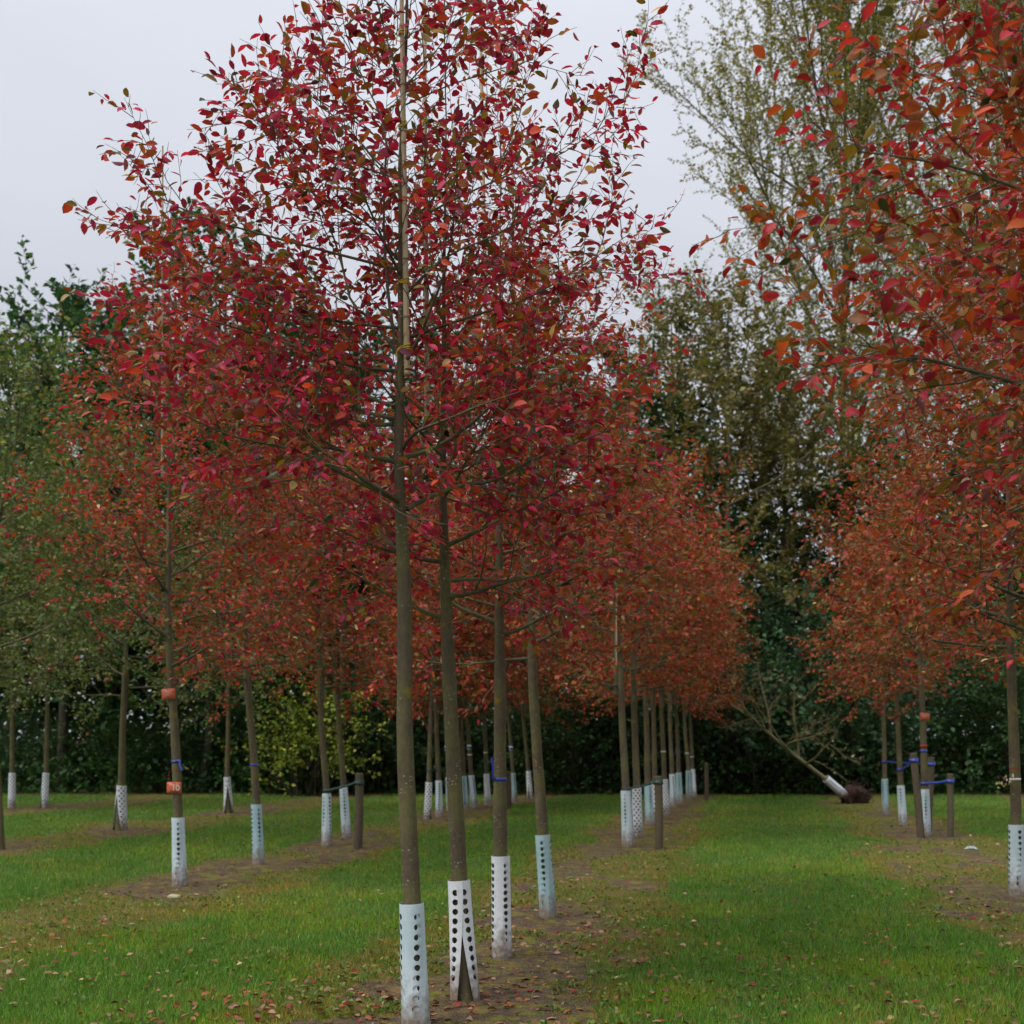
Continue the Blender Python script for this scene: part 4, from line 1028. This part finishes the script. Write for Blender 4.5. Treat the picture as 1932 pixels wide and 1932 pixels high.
POP = dict(sub_per_m=1.7, sub_len=.42, sub_min=.7, twig_per_m=2.6, twig_len=.75, leaf_sp=.068, droop=.3, rmin=.007, leaf=.14, up=.9, sides=6, sub_ang=.6, sub_up=.25, sub_t0=.12)
T_POP = crown_template(81, PAL_POP, 6, 32, 6.9, 38, POP, 'green_leaf', elev=(.72, 1.25), r0=.1, barkm='poplar_bark')
def poplar(u, d, s, label, seed, rz):
    x = (u - CU) * d / F; root = empty('poplar_tree', (x, d, gz1(x, d))); tag(root, label, 'tree')
    mb = MB(); tube(mb, np.array([(0, 0, -.1), (0, 0, 2), (0, 0, 5), (0, 0, 7)]) * s, np.array([.34, .24, .18, .14]) * s, 12); mb.obj('trunk', M['poplar_bark'], root)
    for nm, me in (('branches', T_POP[0]), ('foliage', T_POP[1])):
        o = mobj(nm, me, root); o.rotation_euler = (0, 0, rz); o.scale = (s, s, s); tag(o, kind='stuff')
poplar(1590, 47, 1.06, 'tall pale poplar with sparse small leaves rising above the grass lane', 1, .4)
poplar(1930, 52, 1.08, 'second tall poplar, behind the red tree whose branch reaches across', 2, 2.2)

# ------------------------------------------------------------------ grass, weeds, fallen leaves
def scatter(n, ymin, ymax, pw, r):
    """points over the visible ground and a good step to either side, denser near by"""
    t = r.random(n); y = (ymin ** (1 - pw) + t * (ymax ** (1 - pw) - ymin ** (1 - pw))) ** (1 / (1 - pw))
    half = y * .43 + 1.6
    return r.uniform(-1, 1, n) * half, y
r = np.random.default_rng(99)
x, y = scatter(520000, 5.6, 33, 1.35, r)
strip, soil = ground_fields(x, y)
patch = fbm(x * 1.6, y * 1.6, 3)
dens = (1 - .82 * sst(.25, .75, soil)) * (1 - .5 * strip) * (.5 + .9 * patch)
k = r.random(len(x)) < dens; x, y, strip, patch, soil = x[k], y[k], strip[k], patch[k], soil[k]
n = len(x); z = ground_z(x, y)
hgt = (.034 + .03 * fbm(x * .8 + 5, y * .8, 3) + .02 * r.random(n)) * (1 - .35 * strip) * (1 - .5 * soil) * np.clip(.85 + y * .012, 1, 1.25)
w = (.0042 + .00022 * y) * (.8 + .6 * r.random(n))
a = r.random(n) * 6.28; tl = r.normal(0, .42, (n, 2))
d = np.stack([tl[:, 0], tl[:, 1], np.ones(n)], -1)
green = palette(r, n, [(40, (.125, .285, .022)), (28, (.085, .22, .03)), (20, (.175, .32, .05)), (8, (.24, .32, .1)), (3, (.32, .27, .1))], jit=.2)
dry = palette(r, n, [(28, (.30, .23, .045)), (30, (.36, .21, .06)), (18, (.17, .21, .03)), (24, (.25, .24, .03))], jit=.2)
big = fbm(x * .45 + 30, y * .35, 3); mid_ = fbm(x * 1.4 + 3, y * 1.1 + 50, 3); fin = fbm(x * 4.2, y * 3.2 + 9, 2)
edge = np.exp(-((strip - .4) / .28) ** 2) * sst(.4, .58, mid_)
isdry = r.random(n) < np.clip(strip * .6 + edge * .65 + sst(.54, .7, big) * .22 + sst(.64, .76, fin) * .25, 0, .93)
lime = sst(.5, .66, mid_)[:, None]
green = green * (1 - lime) + green * np.array([1.35, 1.15, .7]) * lime
col = np.where(isdry[:, None], dry, green) * (.62 + .5 * big + .35 * (fin - .2))[:, None]
mb = MB(); add_leaves(mb, BLADE, np.stack([x, y, z - .004], -1), d, np.stack([np.cos(a), np.sin(a), np.zeros(n)], -1), hgt, col, w / hgt)
tag(mb.obj('grass', M['grass'], smooth=False), 'mown green grass of the lanes with yellowed tufts in the tree rows', 'grass', kind='stuff')
# broad-leaved weeds
x, y = scatter(16000, 5.6, 26, 1.5, r); strip, soil = ground_fields(x, y); wp = fbm(x * .9 + 70, y * .7, 3)
k = (r.random(len(x)) < np.clip(sst(.52, .66, wp) * .5 + strip * .55, 0, 1)) & (soil < .55); x, y, strip = x[k], y[k], strip[k]; n = len(x)
pos = np.stack([x, y, ground_z(x, y) + .01], -1); pos = np.repeat(pos, 4, 0); n4 = len(pos)
a = r.random(n4) * 6.28; d = np.stack([np.cos(a), np.sin(a), .5 + r.random(n4) * .8], -1)
col = palette(r, n4, [(34, (.1, .2, .035)), (26, (.15, .24, .07)), (30, (.24, .25, .045)), (10, (.08, .15, .05))])
mb = MB(); add_leaves(mb, LEAF4, pos, d, np.array([0, 0, 1.]) + r.normal(0, .4, (n4, 3)), .02 + .028 * r.random(n4), col, np.full(n4, .75))
tag(mb.obj('weeds', M['grass']), 'low broad-leaved weeds scattered through grass and tree rows', 'weeds', kind='stuff')
# fallen leaves
x, y = scatter(14000, 5.7, 27, 1.9, r); strip, soil = ground_fields(x, y)
rr_ = x - SL * y; near = np.exp(-((rr_ + 1.5) / 1.1) ** 2) + .9 * np.exp(-((rr_ - 2.2) / 1.0) ** 2) + .35 * np.exp(-((rr_ + 5.8) / 1.2) ** 2) + .16
k = r.random(len(x)) < np.clip((near - .03) * .8 * (.35 + 1.3 * sst(.42, .6, fbm(x * 1.1 + 21, y * 1.1, 3))), 0, 1); x, y, soil, strip = x[k], y[k], soil[k], strip[k]; n = len(x)
o_ = np.argsort(y); x, y, soil = x[o_], y[o_], soil[o_]
zz = ground_z(x, y) + np.where(soil > .4, .006, .028 + .012 * r.random(n))
a = r.random(n) * 6.28; d = np.stack([np.cos(a), np.sin(a), r.normal(0, .22, n)], -1); nr = np.array([0, 0, 1.]) + r.normal(0, .4, (n, 3))
PALF = [(24, (.27, .15, .08)), (12, (.38, .22, .15)), (28, (.17, .075, .035)), (12, (.24, .035, .03)), (14, (.28, .1, .03)), (8, (.09, .04, .025)), (3, (.36, .27, .12))]
NAMES = ['tan', 'pale pinkish', 'brown', 'red', 'orange', 'dark brown', 'straw-yellow']
size = .042 + .022 * r.random(n)
from mathutils import Matrix
lib = []
for j in range(28):
    p = PALF[j % 7]; V = LEAF12[0].copy(); cu_ = r.uniform(.3, 1.5); V[:, 2] *= cu_; V[:, 0] *= r.uniform(.9, 1.2); V[[4, 6, 7, 9], 2] += r.uniform(0, .12)
    m_ = MB(); m_.add(V, q=LEAF12[1], t=LEAF12[2], c=np.clip(np.array(p[1]) * r.uniform(.8, 1.15), 0, 1)); lib.append(m_.mesh('fallen_leaf', M['dry_leaf']))
u = CU + x * F / y
inf = np.where((u > 0) & (u < 1932) & (y > 6.3))[0][:300]
pw_ = np.array([p[0] for p in PALF], float); pw_ /= pw_.sum()
s_, d_, n_ = frames(d, nr); used = np.zeros(n, bool)
for i in inf:
    c = r.choice(7, p=pw_); o = bpy.data.objects.new('fallen_leaf', lib[c + 7 * r.integers(4)]); q = size[i]; used[i] = True
    o.matrix_world = Matrix(((s_[i, 0] * q, d_[i, 0] * q, n_[i, 0] * q, x[i]), (s_[i, 1] * q, d_[i, 1] * q, n_[i, 1] * q, y[i]), (s_[i, 2] * q, d_[i, 2] * q, n_[i, 2] * q, zz[i]), (0, 0, 0, 1)))
    COL.objects.link(o); where = 'bare soil of a tree row' if soil[i] > .4 else 'grass'
    tag(o, '%s fallen leaf lying on the %s' % (NAMES[c], where), 'leaf', 'fallen %s leaves on the %s' % (NAMES[c], where))
k = ~used; n = k.sum()
mb = MB(); add_leaves(mb, LEAF6, np.stack([x, y, zz], -1)[k], d[k], nr[k], size[k], palette(r, n, PALF))
tag(mb.obj('leaf_litter', M['dry_leaf']), 'scattered small autumn leaves littering the farther ground', 'leaf litter', kind='stuff')
def scrap():
    c = P(1832, 1603, depth(1603)); rr2 = np.random.default_rng(6); mb = MB(); nx_, ny_ = 9, 5
    vs = [((i / 8 - .5) * .18 + rr2.normal(0, .008), (j / 4 - .5) * .07 + rr2.normal(0, .008), .012 + .05 * rr2.random() * math.sin(PI * i / 8) * (j % 2 + .3)) for i in range(nx_) for j in range(ny_)]
    mb.add(vs, q=[(i * ny_ + j, (i + 1) * ny_ + j, (i + 1) * ny_ + j + 1, i * ny_ + j + 1) for i in range(nx_ - 1) for j in range(ny_ - 1)])
    o = mb.obj('plastic_scrap', simple('grey_film', (.36, .4, .45), .4, .5, .3, 30)); o.location = (c[0], c[1], gz1(c[0], c[1])); o.rotation_euler = (0, 0, -.3)
    so = o.modifiers.new('thick', 'SOLIDIFY'); so.thickness = .002
    tag(o, 'crumpled scrap of pale plastic film on the soil beyond the white-banded trunk', 'plastic scrap')
scrap()
def stone():
    c = P(328, 1697, depth(1697)); rr2 = np.random.default_rng(8); bm = bmesh.new(); bmesh.ops.create_icosphere(bm, subdivisions=2, radius=.045)
    for v in bm.verts: v.co = Vector((v.co.x * 1.5, v.co.y, v.co.z * .7)) * (1 + rr2.normal(0, .06))
    me = bpy.data.meshes.new('stone'); bm.to_mesh(me); bm.free(); me.materials.append(simple('pale_stone', (.4, .36, .22), .9, .2, .3, 30))
    o = mobj('stone', me); o.location = (c[0], c[1], gz1(c[0], c[1]) + .015); tag(o, 'pale stone on the bare soil below the tag 10 trunk', 'stone')
stone()
tris = sum(len(m.loops) - 2 * len(m.polygons) for m in bpy.data.meshes)
print('TRIS', tris, 'OBJ', len(bpy.data.objects))
